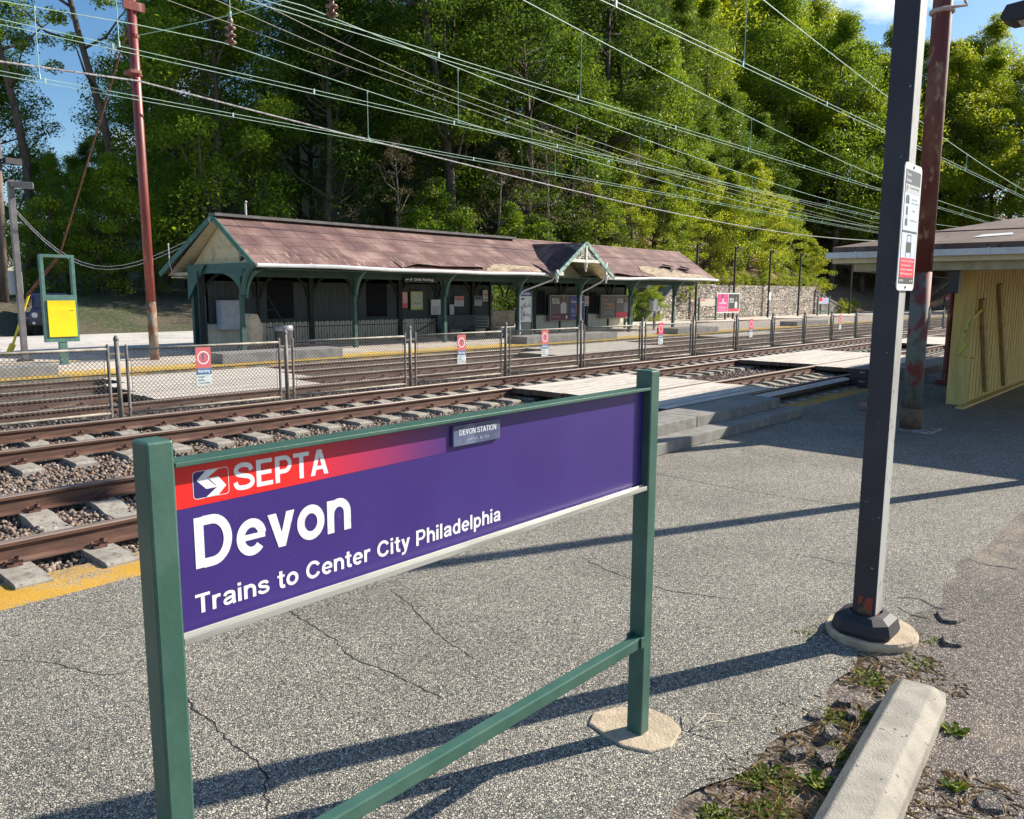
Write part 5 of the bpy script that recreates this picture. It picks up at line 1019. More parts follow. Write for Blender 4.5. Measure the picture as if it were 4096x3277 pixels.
dual(30.45, 33.2, .72, 1.93, 25.02, 'dark advertising poster with a woman in a white blouse under the word TEACHERS', 'blue advertising poster partly behind a green post', f1, f2, 31.95)
def f3(a, c, z0, z1, y, p):
    og = C('poster_gold', .62, .26, .06); TW('Be the', a+.12, z0+.92, .4, .10, y-.008, p, og); TW('Miracle', a+.25, z0+.66, .8, .17, y-.008, p, og); TW('on Broad Street', a+.12, z0+.47, 1.05, .13, y-.008, p, og)
    b = MB(); [b.box(a+.2, a+1.0, y-.006, y-.003, z0+.18+.07*k, z0+.20+.07*k) for k in range(3)]; b.split('text_line', C('poster_teal', .2, .35, .38), p)
def f4(a, c, z0, z1, y, p):
    field(a, c, z0, z0+.30, y-.003, C('poster_red', .55, .03, .06), p); TW('MASTER OF', a+.08, z0+.93, .55, .10, y-.008, p); TW('SOCIAL WORK', a+.08, z0+.80, .6, .10, y-.008, p); woman(a+.95, z0+.30, .95, y, p, C('poster_greycoat', .2, .2, .22))
dual(34.75, 37.2, .76, 1.95, 25.02, 'dark advertising poster with orange script lettering', 'grey advertising poster MASTER OF SOCIAL WORK at the wall end', f3, f4, 36.05)
# benches
bn = mat('blue_grey_bench', (.05, .085, .11), (.07, .11, .14), 6, rough=.6)
t = thing('bench', (24.3, 24.7, .15), 'long blue grey wooden bench under the notices', 'bench'); b = MB(); b.box(22.8, 25.85, 24.4, 24.85, .50, .55); b.build('seat', bn, t); b = MB(); [b.box(22.8, 25.85, 24.9, 24.94, .58+.13*k, .69+.13*k) for k in range(4)]; b.build('backrest', bn, t); b = MB(); [b.box(x, x+.06, 24.4, 24.94, .15, .5) for x in (22.85, 24.3, 25.75)]; b.split('leg', bn, t)
t = thing('bench', (24.95, 23.4, .15), 'pale wooden bench seen end on, left of the passage', 'bench'); b = MB(); bp_ = mat('pale_bench_wood', (.36, .32, .26), (.26, .22, .17), 6); b.prism([(23.1, .15), (23.25, .5), (23.05, .55), (23.05, .62), (23.45, .60), (23.52, 1.35), (23.62, 1.38), (23.60, .15)], 'x', 24.7, 24.8); b.build('end_panel', bp_, t); b = MB(); b.box(24.8, 26.1, 23.05, 23.5, .52, .56); b.build('seat', bp_, t); b = MB(); b.box(24.8, 26.1, 23.5, 23.55, .6, 1.3); b.build('backrest', bp_, t)
# kiosk, cabinet, bins, iron fence
kc = mat('beige_metal', (.44, .38, .28), (.37, .31, .23), 5, rough=.45)
t = thing('ticket_kiosk', (13.35, 23.2, .15), 'beige metal ticket kiosk with a slanted top by the first post', 'ticket kiosk'); b = MB(); b.prism([(12.98, .32), (13.38, .32), (13.42, .95), (13.24, 1.34), (13.0, 1.36), (12.96, 1.28)], 'y', 22.85, 23.45); b.build('cabinet', kc, t, bevel=.015); b = MB(); b.box(12.9, 13.5, 22.75, 23.6, .15, .33); b.build('plinth', C('plinth_brown', .09, .065, .05), t)
b = MB(); b.box(13.1, 13.9, 24.9, 25.24, .78, 1.72); b.box(13.08, 13.92, 24.88, 25.24, 1.72, 1.76); solo(b, 'utility_cabinet', mat('pale_blue_grey_metal', (.40, .44, .50), (.33, .37, .42), 4, rough=.45), 'pale blue grey utility cabinet mounted on the end wall', 'utility cabinet', bevel=.01)
def bin_(x, y, label):
    t = thing('litter_bin', (x, y, .15), label, 'litter bin'); b = MB(); b.lathe((x, y, .15), [(.22, 0), (.26, .05), (.30, .78), (.30, .80)], 14); b.build('body', mat('grey_bin', (.055, .055, .06), rough=.5), t, smooth=True); b = MB(); b.lathe((x, y, .15), [(.303, .66), (.315, .70), (.308, .82), (.29, .83)], 14); b.build('bag', mat('translucent_bag', (.20, .21, .23), (.3, .31, .33), 8, rough=.3), t, smooth=True)
bin_(13.95, 22.55, 'round grey litter bin with a plastic bag beside the kiosk')
im = mat('black_iron', (.014, .014, .016), rough=.6)
def ironfence(x0, x1, y, label, w_=1):
    t = thing('iron_fence', ((x0+x1)/2, y, .15), label, 'iron fence'); b = MB(); b.box(x0, x1, y-.01, y+.01, .27, .30); b.box(x0, x1, y-.01, y+.01, .82, .85); b.build('rail', im, t); b = MB(); n = int((x1-x0)/.115)
    for k in range(n+1):
        x = x0+k*.115; b.tube([(x, y, .15), (x, y, .95)], .009, 5, caps=False)
        if k % 2 == 0 and k < n: b.tube([(x, y, .95), (x+.03, y, 1.0), (x+.085, y, 1.0), (x+.115, y, .95)], .009, 5); b.tube([(x, y, .86), (x, y, 1.05)], .012, 5)
        if k % 3 == 0: b.add([(x, y-.01, .38), (x+.03, y-.01, .46), (x+.01, y-.01, .56), (x-.025, y-.01, .47)], [(0, 1, 2, 3)])
    b.build('picket', im, t)
ironfence(14.4, 20.6, 24.3, 'ornate black iron fence in front of the wainscot, left part'); ironfence(20.9, 22.6, 24.2, 'short ornate iron fence section left of the blue bench')
b = MB(); b.beam((14.1, 24.2, 2.4), (15.2, 23.8, .3), .05, .03); b.beam((13.9, 24.1, 1.45), (14.6, 24.1, 1.45), .04, .03); solo(b, 'folded_ladder', im, 'dark thin ladder leaning inside behind the first post', 'ladder')
b = MB(); b.tube([(20.2, 23.4, .5), (21.1, 23.4, .85), (22.0, 23.4, .9)], .03, 6); b.tube([(21.9, 23.4, .35), (22.4, 23.4, .95)], .03, 6); b.tube([(20.2, 23.4, .15), (20.2, 23.4, .5)], .03, 6); b.tube([(22.1, 23.4, .15), (22.1, 23.4, .9)], .03, 6); solo(b, 'handrail', im, 'bent dark handrail at the end of the iron fence', 'handrail')
t = thing('pay_phone', (36.6, 22.9, .15), 'white pay phone post behind the right end of the building', 'pay phone'); b = MB(); b.box(36.55, 36.67, 22.85, 22.95, .15, 1.2); b.build('post', kc, t); b = MB(); b.prism([(36.2, 1.15), (36.6, 1.15), (36.65, 1.75), (36.4, 1.8), (36.25, 1.7), (36.25, 1.5)], 'y', 22.75, 23.0); b.prism([(36.6, 1.25), (36.9, 1.15), (36.9, 1.35), (36.6, 1.45)], 'y', 22.7, 22.95); b.build('hood', WHITE, t); b = MB(); b.box(36.3, 36.45, 22.7, 22.74, .85, 1.05); b.build('blue_label', wb, t)
# ------------------------------------------------------------ left side of the far platform
gl = mat('lamp_grey_paint', (.12, .11, .12), (.16, .15, .155), 4, rough=.45)
t = thing('lamp_post', (6.98, 24.1, .15), 'grey square lamp post with one flat head at the left, beside the yellow board', 'lamp post')
b = MB(); b.box(6.91, 7.05, 24.03, 24.17, .15, 4.85); b.build('pole', gl, t, bevel=.006); b = MB(); b.box(6.82, 7.14, 23.94, 24.26, .155, .20); b.build('base_plate', DARKBR, t)
b = MB(); b.cbox((7.22, 24.0, 4.79), .52, .34, .14, -.35); b.box(6.9, 7.05, 24.0, 24.1, 4.8, 4.9); b.build('lamp_head', gl, t, bevel=.015)
b = MB(); b.prism(rrect(6.76, 7.10, 1.93, 2.56, .04), 'y', 24.18, 24.19); solo(b, 'parking_sign', mat('sign_back', (.42, .46, .48), rough=.4), 'blank white back of a sign plate behind the left lamp post', 'sign')
t = thing('board_sign', (7.33, 22.2, .15), 'green framed information board with a yellow panel and an empty upper frame', 'board sign'); fg = mat('faded_green_frame', (.06, .14, .125), (.08, .18, .155), 6, rough=.45)
b = MB(); b.box(6.92, 7.0, 22.16, 22.30, .74, 2.94); b.box(7.64, 7.72, 22.16, 22.30, .74, 2.94); b.box(7.0, 7.64, 22.16, 22.30, 2.87, 2.94); b.box(7.0, 7.64, 22.16, 22.30, 1.78, 1.93); b.box(7.0, 7.64, 22.16, 22.30, .74, .90); b.box(7.0, 7.64, 22.22, 22.28, .90, 1.78); b.build('frame', fg, t, bevel=.004)
b = MB(); b.box(7.24, 7.42, 22.18, 22.30, .15, .74); b.build('post', fg, t)
b = MB(); b.box(7.005, 7.665, 22.13, 22.155, .87, 1.79); yp = b.build('yellow_panel', mat('yellow_board', (.80, .62, .01), (.74, .58, .012), 9, rough=.35), t, bevel=.004)
fw = mat('faint_marks', (.60, .44, .02), rough=.5)
for k, s in enumerate(('NO TRAIN', 'TICKETS SOLD', 'AT THIS', 'STATION PLATFORM')): text(s, (7.20+.02*k, 22.128, 1.50-k*.07), .26, .025, fw, yp, bold=0)
b = MB(); b.box(7.50, 7.62, 22.126, 22.13, 1.525, 1.537); b.build('slot', BLACK, yp)
# parked off road car, only its front left quarter shows
jp = thing('parked_car', (12.05, 38.0, .158), 'dark navy boxy off road car parked behind the yellow board', 'parked car', rz=R_(-20)); nv = mat('navy_car_paint', (.016, .014, .05), (.02, .018, .06), 3, rough=.22, spec=.8); tyre = mat('tyre_rubber', (.015, .015, .016), rough=.85); glass = mat('car_glass', (.02, .025, .035), rough=.08, spec=.8)
b = MB(); b.prism([(-.05, .50), (-.02, 1.02), (1.25, 1.12), (1.55, 1.14), (4.0, 1.14), (4.0, .50)], 'x', -.72, .72); b.build('body', nv, jp, bevel=.05)
b = MB(); b.prism([(1.3, 1.12), (1.62, 1.72), (1.75, 1.79), (3.9, 1.79), (4.0, 1.12)], 'x', -.68, .68); b.build('cab', nv, jp, bevel=.04)
b = MB(); b.hexa([(-.60, 1.27, 1.16), (.60, 1.27, 1.16), (.60, 1.31, 1.16), (-.60, 1.31, 1.16), (-.56, 1.56, 1.68), (.56, 1.56, 1.68), (.56, 1.6, 1.68), (-.56, 1.6, 1.68)]); b.build('windshield', glass, jp)
b = MB(); b.box(-.8, .8, -.22, -.05, .42, .60); b.build('bumper', BLACK, jp, bevel=.03)
for s in (-1, 1):
    b = MB(); b.prism([(.0, .92), (.05, .98), (.95, .98), (1.1, .6), (.95, .6), (.85, .86), (.15, .86), (.05, .6), (-.05, .6)], 'x', min(s*.70, s*.92), max(s*.70, s*.92)); b.build('fender', nv, jp, bevel=.02)
    for yy in (.50, 3.3): b = MB(); b.tube([(s*.66, yy, .40), (s*.90, yy, .40)], .40, 20); wq = b.build('wheel', tyre, jp, bevel=.03); b = MB(); b.tube([(s*.88, yy, .40), (s*.915, yy, .40)], .21, 14); b.build('rim', gl, wq)
    b = MB(); b.tube([(s*.52, -.02, .86), (s*.52, -.075, .86)], .115, 18); h_ = b.build('headlight', mat('headlight_glass', (.55, .58, .62), (.3, .3, .33), 30, rough=.12), jp); b = MB(); b.tube([(s*.56, -.19, .53), (s*.56, -.24, .53)], .06, 12); b.build('fog_lamp', MC['headlight_glass'], jp)
    b = MB(); b.box(min(s*.78, s*.98), max(s*.78, s*.98), 1.25, 1.35, 1.18, 1.36); b.build('mirror', BLACK, jp, bevel=.02)
    b = MB(); b.box(min(s*.72, s*.86), max(s*.72, s*.86), -.03, .02, .70, .75); b.build('side_marker', mat('amber_lens', (.6, .2, .03), rough=.3), jp)
b = MB(); [b.box(-.31+.1*k, -.26+.1*k, -.062, -.04, .70, 1.0) for k in range(7)]; b.split('grille_slot', BLACK, jp)
t = thing('utility_pole', (12.1, 44, 1.3), 'weathered wooden utility pole at the left picture edge', 'utility pole'); b = MB(); b.tube([(12.08, 44, 1.2), (12.35, 44, 9.2)], [.19, .14], 10); b.build('pole', mat('weathered_wood_pole', (.10, .075, .062), (.17, .13, .11), 5, rough=.95, stretch=(1, 1, .2), bump=.5), t, smooth=True)
b = MB(); b.cbox((12.85, 43.8, 8.15), .75, .3, .28, .2); b.tube([(12.4, 44, 8.0), (12.7, 43.8, 7.7), (12.8, 43.8, 8.0)], .03, 6); solo(b, 'flood_light', DARKBR, 'dark flood light mounted near the top of the wooden pole at left', 'flood light')
b = MB(); N_ = 14
for dz_ in (0, .12): b.tube([(12.3+ (12.3-12.3)*k/N_ + .25*k/N_, 44-(44-25.8)*k/N_, 6.6+dz_-(6.6-3.6)*k/N_-2.0*math.sin(math.pi*k/N_)) for k in range(N_+1)], .014, 4)
solo(b, 'service_cable', CABLE, 'thin sagging service cable between the wooden pole and the building gable', 'cable')
# ------------------------------------------------------------ stone retaining wall
def stonemat(name, tint=1.0):
    M = bpy.data.materials.new(name); M.use_nodes = True; t = M.node_tree; bb = t.nodes['Principled BSDF']; N = t.nodes.new; K = t.links.new
    tx = N('ShaderNodeTexCoord').outputs['Object']; mp_ = N('ShaderNodeMapping'); mp_.inputs['Scale'].default_value = (1.15, 1.15, 2.3); K(tx, mp_.inputs[0])
    v = N('ShaderNodeTexVoronoi'); v.inputs['Scale'].default_value = 1.9; K(mp_.outputs[0], v.inputs[0]); e = N('ShaderNodeTexVoronoi'); e.feature = 'DISTANCE_TO_EDGE'; e.inputs['Scale'].default_value = 1.9; K(mp_.outputs[0], e.inputs[0])
    sp = N('ShaderNodeSeparateColor'); K(v.outputs['Color'], sp.inputs[0]); r = N('ShaderNodeValToRGB'); el = r.color_ramp.elements
    el[0].color = (.17*tint, .14*tint, .12*tint, 1); el[1].color = (.58*tint, .50*tint, .40*tint, 1); q = el.new(.35); q.color = (.42*tint, .36*tint, .29*tint, 1); q = el.new(.65); q.color = (.30*tint, .27*tint, .25*tint, 1); K(sp.outputs[0], r.inputs[0])
    g = N('ShaderNodeMapRange'); g.inputs[1].default_value = .02; g.inputs[2].default_value = .09; K(e.outputs[0], g.inputs[0])
    x = N('ShaderNodeMix'); x.data_type = 'RGBA'; x.inputs[6].default_value = (.06, .05, .045, 1); K(g.outputs[0], x.inputs[0]); K(r.outputs[0], x.inputs[7])
    K(x.outputs[2], bb.inputs['Base Color']); bb.inputs['Roughness'].default_value = .95
    n = N('ShaderNodeTexNoise'); n.inputs['Scale'].default_value = 6; n.inputs['Detail'].default_value = 7; K(tx, n.inputs[0]); ad = N('ShaderNodeMath'); ad.operation = 'MULTIPLY_ADD'; ad.inputs[1].default_value = .5; K(n.outputs[0], ad.inputs[0]); K(g.outputs[0], ad.inputs[2])
    bp = N('ShaderNodeBump'); bp.inputs['Distance'].default_value = .08; bp.inputs['Strength'].default_value = 1; K(ad.outputs[0], bp.inputs['Height']); K(bp.outputs[0], bb.inputs['Normal']); return M
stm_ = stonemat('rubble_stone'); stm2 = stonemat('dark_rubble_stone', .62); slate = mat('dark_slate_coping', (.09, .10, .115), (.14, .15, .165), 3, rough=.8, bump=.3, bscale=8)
sw = thing('stone_wall', (65, 31.2, .15), 'long sunlit rubble stone retaining wall beyond the station building', 'stone wall')
r5 = random.Random(8); b = MB(); x = 51.8; pts = []
while x < 79: pts.append((x, 2.82+r5.uniform(-.06, .08))); x += .5
b.prism([(79, .1)]+[(79, 2.85)]+pts[::-1]+[(51.8, .1)], 'y', 31.0, 31.5); b.build('face', stm_, sw)
b = MB(); b.prism([(47.6, .1), (51.8, .1), (51.8, 2.80)], 'y', 30.6, 31.5); b.build('wing', stm_, sw)
b = MB(); b.hexa([(47.4, 30.5, .10), (51.85, 30.5, 2.80), (51.85, 31.6, 2.80), (47.4, 31.6, .10), (47.35, 30.5, .20), (51.8, 30.5, 2.94), (51.8, 31.6, 2.94), (47.35, 31.6, .20)]); b.build('coping', slate, sw)
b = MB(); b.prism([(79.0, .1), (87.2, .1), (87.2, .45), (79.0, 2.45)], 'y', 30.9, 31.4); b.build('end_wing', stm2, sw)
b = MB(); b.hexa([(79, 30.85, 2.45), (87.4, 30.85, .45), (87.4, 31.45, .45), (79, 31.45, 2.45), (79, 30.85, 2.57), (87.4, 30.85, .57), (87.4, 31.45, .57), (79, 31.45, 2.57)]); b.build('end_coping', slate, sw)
# distant lamp posts
t0 = None
lm = MB(); lm.tube([(0, 0, 0), (0, 0, 5.55)], .085, 8); lm = lm.mesh('pole', DARKBR); hd = MB(); hd.box(-.08, .25, -.05, .05, 5.50, 5.58); hd.box(.2, .95, -.18, .18, 5.48, 5.60); hd = hd.mesh('lamp_head', DARKBR)
for k, lb in enumerate(('dark lamp post nearest the roof end of the station building', 'dark lamp post behind the pink poster board', 'dark lamp post with a small white plate in front of the stone wall', 'dark lamp post at the right end of the stone wall', 'dark lamp post beyond the stone wall, before the dirt bank')):
    x = (52.4, 58.35, 64.7, 71.0, 84)[k]; t = thing('lamp_post', (x, 29.3, .15), lb, 'lamp post', 'distant lamp posts on the far platform'); place('pole', lm, t); place('lamp_head', hd, t)
    if k == 2: b = MB(); b.box(x-.16, x+.16, 29.18, 29.2, 1.6, 2.25); b.build('plate', WHITE, t)
# distant boards
t = thing('poster_board', (56.5, 28.8, .15), 'free standing double poster board, pink half and black half', 'poster board')
b = MB(); b.box(54.65, 58.4, 28.8, 28.9, .66, 2.18); pl = b.build('backing', C('board_white', .6, .6, .6), t); b = MB(); b.box(56.2, 56.35, 28.85, 28.95, .15, .66); b.split('leg', DARKBR, t)
pk = C('poster_pink', .72, .03, .20); pk2 = C('poster_palepink', .75, .35, .45)
field(54.75, 56.45, .76, 2.09, 28.79, pk, pl); field(55.0, 56.2, 1.33, 1.48, 28.785, pk2, pl, 'pale_shape'); woman(55.6, 1.35, .75, 28.78, pl, pk2); b = MB(); [b.box(54.9, 56.3-.2*(k % 2), 28.78, 28.788, .85+.1*k, .89+.1*k) for k in range(4)]; b.split('text_line', pk2, pl)
field(56.55, 58.3, .76, 2.09, 28.79, C('poster_black', .02, .02, .022), pl); TW('FEDERAL', 56.65, 1.60, .75, .18, 28.78, pl); TW('DONUTS', 56.65, 1.42, .75, .14, 28.78, pl); woman(57.75, 1.0, .95, 28.785, pl); field(56.55, 58.3, .76, .98, 28.784, C('poster_red', .55, .03, .06), pl)
t = thing('blank_board', (53.3, 28.8, .15), 'blank cream notice board on green legs left of the pink poster', 'notice board'); b = MB(); b.box(52.1, 54.5, 28.8, 28.86, 1.22, 1.72); b.build('board', C('blank_cream', .48, .44, .36), t)
b = MB(); b.box(51.95, 52.1, 28.75, 28.85, .15, 1.85); b.box(54.5, 54.65, 28.75, 28.85, .15, 1.85); b.split('leg', SPG, t); b = MB(); b.box(52.1, 54.5, 28.78, 28.84, .36, .44); b.build('lower_rail', SPG, t); b = MB(); b.box(52.3, 52.9, 28.79, 28.797, 1.6, 1.68); b.build('red_mark', pr_, t)
t = thing('station_sign', (75.7, 28.8, .15), 'small distant purple and grey station name sign beyond the stone wall', 'station sign'); b = MB(); b.box(74.4, 77.0, 28.8, 28.86, 1.24, 1.80); pl = b.build('board', C('sign_lilac', .36, .36, .50), t); field(74.45, 75.3, 1.5, 1.78, 28.79, pr_, pl); TW('Devon', 74.5, 1.3, .6, .15, 28.78, pl)
b = MB(); b.box(74.2, 74.38, 28.75, 28.85, .15, 2.0); b.box(77.02, 77.2, 28.75, 28.85, .15, 2.0); b.split('leg', SPG, t); b = MB(); b.box(74.38, 77.0, 28.78, 28.84, .45, .55); b.build('lower_rail', SPG, t)
t = thing('danger_sign', (109, 26, .15), 'tiny distant red danger sign on two legs under the canopy', 'danger sign'); b = MB(); b.box(106.6, 111.2, 26, 26.06, 1.5, 2.0); pl = b.build('board', C('danger_red', .62, .03, .04), t); TW('DANGER', 107.2, 1.62, 3.2, .28, 25.98, pl); b = MB(); b.box(106.4, 106.6, 25.95, 26.05, .0, 2.0); b.box(111.2, 111.4, 25.95, 26.05, 0, 2.0); b.split('leg', DARKBR, t)
# ------------------------------------------------------------ overhead wires
def msgz(x, lo=6.45): u = (x-46)/36.5; return lo+1.45*min(u*u, 4) if x > 9.5 else lo+1.45*((x+27)/36.5)**2
WN = ['nearest track', 'second track', 'third track', 'farthest track']
for k, (y, xs0) in enumerate(((7.2, 6.1), (11.05, 6.15), (14.95, 6.2), (18.35, 6.0))):
    t = thing('catenary_wire', (9.5, y, 6.2), 'pale green catenary wires with hangers above the %s' % WN[k], 'catenary wire')
    zs = [6.20, 6.20, 6.20, 6.20][k]; X_ = list(np.arange(-10, 100, 2.0)); lo = [6.5, 6.55, 6.5, 6.45][k]
    b = MB(); b.tube([(-10, y, zs), (100, y, zs)], .007, 5); b.build('contact_wire', COPPER, t)
    b = MB(); b.tube([(-10, y+.02, zs+.085), (100, y+.02, zs+.085)], .007, 5); [b.box(x-.015, x+.015, y-.012, y+.012, zs-.01, zs+.10) for x in np.arange(2, 60, 4.1)]; b.build('auxiliary_wire', COPPER, t)
    b = MB(); b.tube([(x, y, msgz(x, lo)) for x in X_], .010, 5); b.build('messenger_wire', COPPER, t)
    x = xs0
    while x < 84:
        b = MB(); b.tube([(x, y, zs+.085), (x, y, msgz(x, lo))], .008, 5); b.tube([(x, y, msgz(x, lo)-.07), (x, y, msgz(x, lo)+.02)], .02, 5); b.tube([(x, y, zs+.06), (x, y, zs+.16)], .02, 5); b.build('hanger', COPPER, t); x += 8.25
fz = lambda x: 7.42-.00*(x) - (7.42-5.95)*math.sin(min(1, max(0, (x-9.4)/78))*math.pi)**1 if x > 9.4 else 7.42-.055*(9.4-x)**1
b = MB(); P = [(x, 21.6, fz(x)) for x in list(np.arange(-12, 9.4, 2))+list(np.arange(9.4, 88, 2.5))]; b.tube(P, .024, 6)
solo(b, 'feeder_cable', CABLE, 'thick twisted grey cable sagging from the red pole over the station roof', 'cable')
for k, (P, lb) in enumerate(((((3.5, 14, 7.22), (6.66, 14, 6.94), (10.44, 14, 6.63), (15.13, 14, 6.29), (19.08, 14, 6.05), (30, 14, 5.6), (46, 14, 5.4), (80, 14, 6.0)), 'thin pale wire crossing above the roof, lowest of the three thin wires'),
        (((3.5, 11, 6.75), (6.54, 11, 6.22), (8.21, 11, 5.95), (10.1, 11, 5.72), (19.6, 11, 5.2), (40, 11, 4.9), (80, 11, 5.6)), 'thin pale wire from the upper left, uppermost of the three thin wires'),
        (((3.5, 12.4, 7.1), (6.4, 12.4, 6.62), (9.8, 12.4, 6.2), (19.6, 12.4, 5.55), (40, 12.4, 5.1), (80, 12.4, 5.8)), 'thin pale wire between the two other thin wires'))):
    P = [Vector(p) for p in P]; Q = []
    for i in range(len(P)-1):
        p0, p1, p2, p3 = P[max(i-1, 0)], P[i], P[i+1], P[min(i+2, len(P)-1)]
        for j in range(5):
            u = j/5; dx1 = (p2-p0)/max(1e-6, (p2-p0).x)*(p2-p1).x; dx2 = (p3-p1)/max(1e-6, (p3-p1).x)*(p2-p1).x
            Q.append(p1*(2*u**3-3*u*u+1)+dx1*(u**3-2*u*u+u)+p2*(-2*u**3+3*u*u)+dx2*(u**3-u*u))
    Q.append(P[-1]); b = MB(); b.tube(Q, .0045, 4); solo(b, 'thin_wire', mat('pale_wire', (.42, .42, .36), rough=.5), lb, 'wire')
cs = thing('cross_span_wire', (9.6, 14, 7.8), 'pale green cross span wire tying the two catenary poles together', 'cross span wire')
b = MB(); P = [(9.6, 22.0, 8.66), (9.6, 20.5, 8.48), (9.6, 17.2, 8.12), (9.6, 14.9, 7.93), (9.8, 12, 7.85), (11, 8, 8.2), (12.7, 3.6, 9.1)]; b.tube(P, .010, 5); b.build('wire', COPPER, cs)
for y, z in ((17.2, 8.12), (13.4, 7.88)): b = MB(); b.tube([(9.6, y, z+.9), (9.6, y, z-.06)], .008, 5); b.tube([(9.6, y, z-.04), (9.6, y, z+.08)], .035, 6); b.build('clamp', COPPER, cs)
ins = MB(); pf = [(.03, 0)];
for k in range(3): z = .04+k*.15; pf += [(.05, z), (.125, z+.03), (.12, z+.055), (.055, z+.075), (.045, z+.13)]
pf += [(.075, .52), (.05, .58), (.02, .66)]
ins.lathe((0, 0, 0), pf, 12); ins = ins.mesh('insulator', mat('brown_porcelain', (.13, .055, .04), (.26, .20, .16), 9, .5, .6, rough=.3), smooth=True)
for (y, z, lb) in ((17.22, 7.47, 'brown ribbed insulator hanging left of the other, over the forest'), (13.4, 7.22, 'brown ribbed insulator at the top edge, right of the other')):
    o = place('insulator', ins); o.location = (9.6, y, z); tag(o, lb, 'insulator')
# ------------------------------------------------------------ trees and shrubs
bark = mat('bark', (.075, .055, .043), (.13, .10, .08), 3, .42, .62, (.05, .05, .03), 8, rough=.95, stretch=(1, 1, .25), bump=.6, bscale=10, bdist=.05)
bark2 = mat('pale_bark', (.20, .165, .135), (.11, .09, .07), 3, .45, .6, rough=.95, stretch=(1, 1, .3))
LEAF = {'dark': attr_mat('dark_green_leaves', [(.018, .048, .009), (.045, .095, .012), (.08, .15, .014), (.13, .21, .016), (.20, .27, .02)], .5, trans=.42, objvar=True),
        'mid': attr_mat('mid_green_leaves', [(.04, .10, .012), (.09, .17, .013), (.15, .24, .015), (.23, .32, .02)], .5, trans=.45, objvar=True),
        'lime': attr_mat('yellow_green_leaves', [(.07, .13, .010), (.14, .225, .012), (.22, .30, .014), (.32, .35, .016), (.18, .25, .02)], .5, trans=.48, objvar=True),
        'brown': attr_mat('brown_brush_twigs', [(.10, .06, .045), (.20, .13, .10), (.12, .12, .03), (.26, .18, .13)], .9, trans=.1, objvar=True)}
def leaves(cen, crad, per, size, seed, mat_, name, flat=.5):
    r = np.random.default_rng(seed); n = len(cen)*per
    C_ = np.repeat(cen, per, 0); Rr_ = np.repeat(crad, per)
    d = r.normal(size=(n, 3)); d /= np.linalg.norm(d, axis=1)[:, None]
    P = C_+d*(Rr_*r.uniform(.25, 1.05, n)**.7)[:, None]*np.array([1, 1, .62])
    nrm = r.normal(size=(n, 3)); nrm[:, 2] = np.abs(nrm[:, 2])+flat; nrm /= np.linalg.norm(nrm, axis=1)[:, None]
    a = np.cross(nrm, r.normal(size=(n, 3))); a /= np.linalg.norm(a, axis=1)[:, None]; b_ = np.cross(nrm, a)
    s = size*r.uniform(.6, 1.4, n)[:, None]; w_ = s*.42
    V = np.stack([P-a*s*.5, P+b_*w_*.5-nrm*s*.05, P+a*s*.5-nrm*s*.12, P-b_*w_*.5-nrm*s*.05], 1).reshape(-1, 3)
    F = np.arange(n*4).reshape(-1, 4); clump = np.repeat(r.normal(0, .16, len(cen)), per)
    rv = np.clip(r.beta(2, 2, n)+clump, 0, 1)
    return npmesh(name, V, F, LEAF[mat_], np.repeat(rv, 4))
def tree_proto(seed, H, R, lo, ncl, per, size, mat_, bk=bark, lean=.0, trunk_r=None, forkz=None, cl_r=(.8, 1.85), top=.35):
    r = random.Random(seed); b = MB(); tr = trunk_r or H*.012
    ax = lambda z: Vector((lean*z*z/H+.25*math.sin(z*.35+seed), .25*math.sin(z*.28+seed*2), z))
    hz = H*.9; b.tube([ax(hz*k/9) for k in range(10)], [tr*(1.25 if k == 0 else 1)*(1-.85*(k/9)**1.2)+.015 for k in range(10)], 7)
    cen = []; rad = []
    for k in range(ncl):
        u = r.random(); z = H*(lo+(1-lo)*u**.85); t_ = (z/H-lo)/(1-lo); pr_r = R*(math.sin(math.pi*min(1, (t_*.82+.18)))**.6)*(1 if t_ < .6 else (1-(t_-.6)/.4*(1-top)))
        a = r.uniform(0, 6.283); q = pr_r*math.sqrt(r.uniform(.08, 1)); c = ax(z)+Vector((q*math.cos(a), q*math.sin(a), r.uniform(-.4, .4))); cen.append(c); rad.append(r.uniform(*cl_r)*(1-.25*t_))
        if k % 3 == 0 and z > H*.12:
            zb = max(H*.08, z-q*r.uniform(.5, 1.0)); p0 = ax(zb); m_ = (p0+c)/2+Vector((r.uniform(-.3, .3), r.uniform(-.3, .3), -.15*q)); rr_ = tr*.34*(1-.6*zb/H)+.012
            b.tube([p0, p0.lerp(m_, .5), m_, m_.lerp(c, .55)+Vector((0, 0, .1)), c], [rr_*1.2, rr_, rr_*.8, rr_*.5, .010], 5)
    tm = b.mesh('trunk', bk, smooth=True); cm_ = leaves(np.array([tuple(c) for c in cen]), np.array(rad), per, size, seed, mat_, 'crown')
    return tm, cm_
PR = {}
PR['dark'] = [tree_proto(1, 24, 4.8, .28, 120, 240, 0.234, 'dark'), tree_proto(2, 26, 4.2, .38, 105, 240, 0.234, 'dark', lean=.08), tree_proto(3, 22, 5.2, .2, 130, 224, 0.234, 'dark', lean=-.06)]
PR['mid'] = [tree_proto(4, 18, 4.4, .10, 130, 240, 0.218, 'mid'), tree_proto(5, 21, 4.6, .22, 125, 240, 0.218, 'mid', lean=.05)]
PR['lime'] = [tree_proto(6, 21, 5.4, .15, 150, 240, 0.234, 'lime'), tree_proto(7, 18, 5.0, .10, 140, 240, 0.234, 'lime', lean=-.05)]
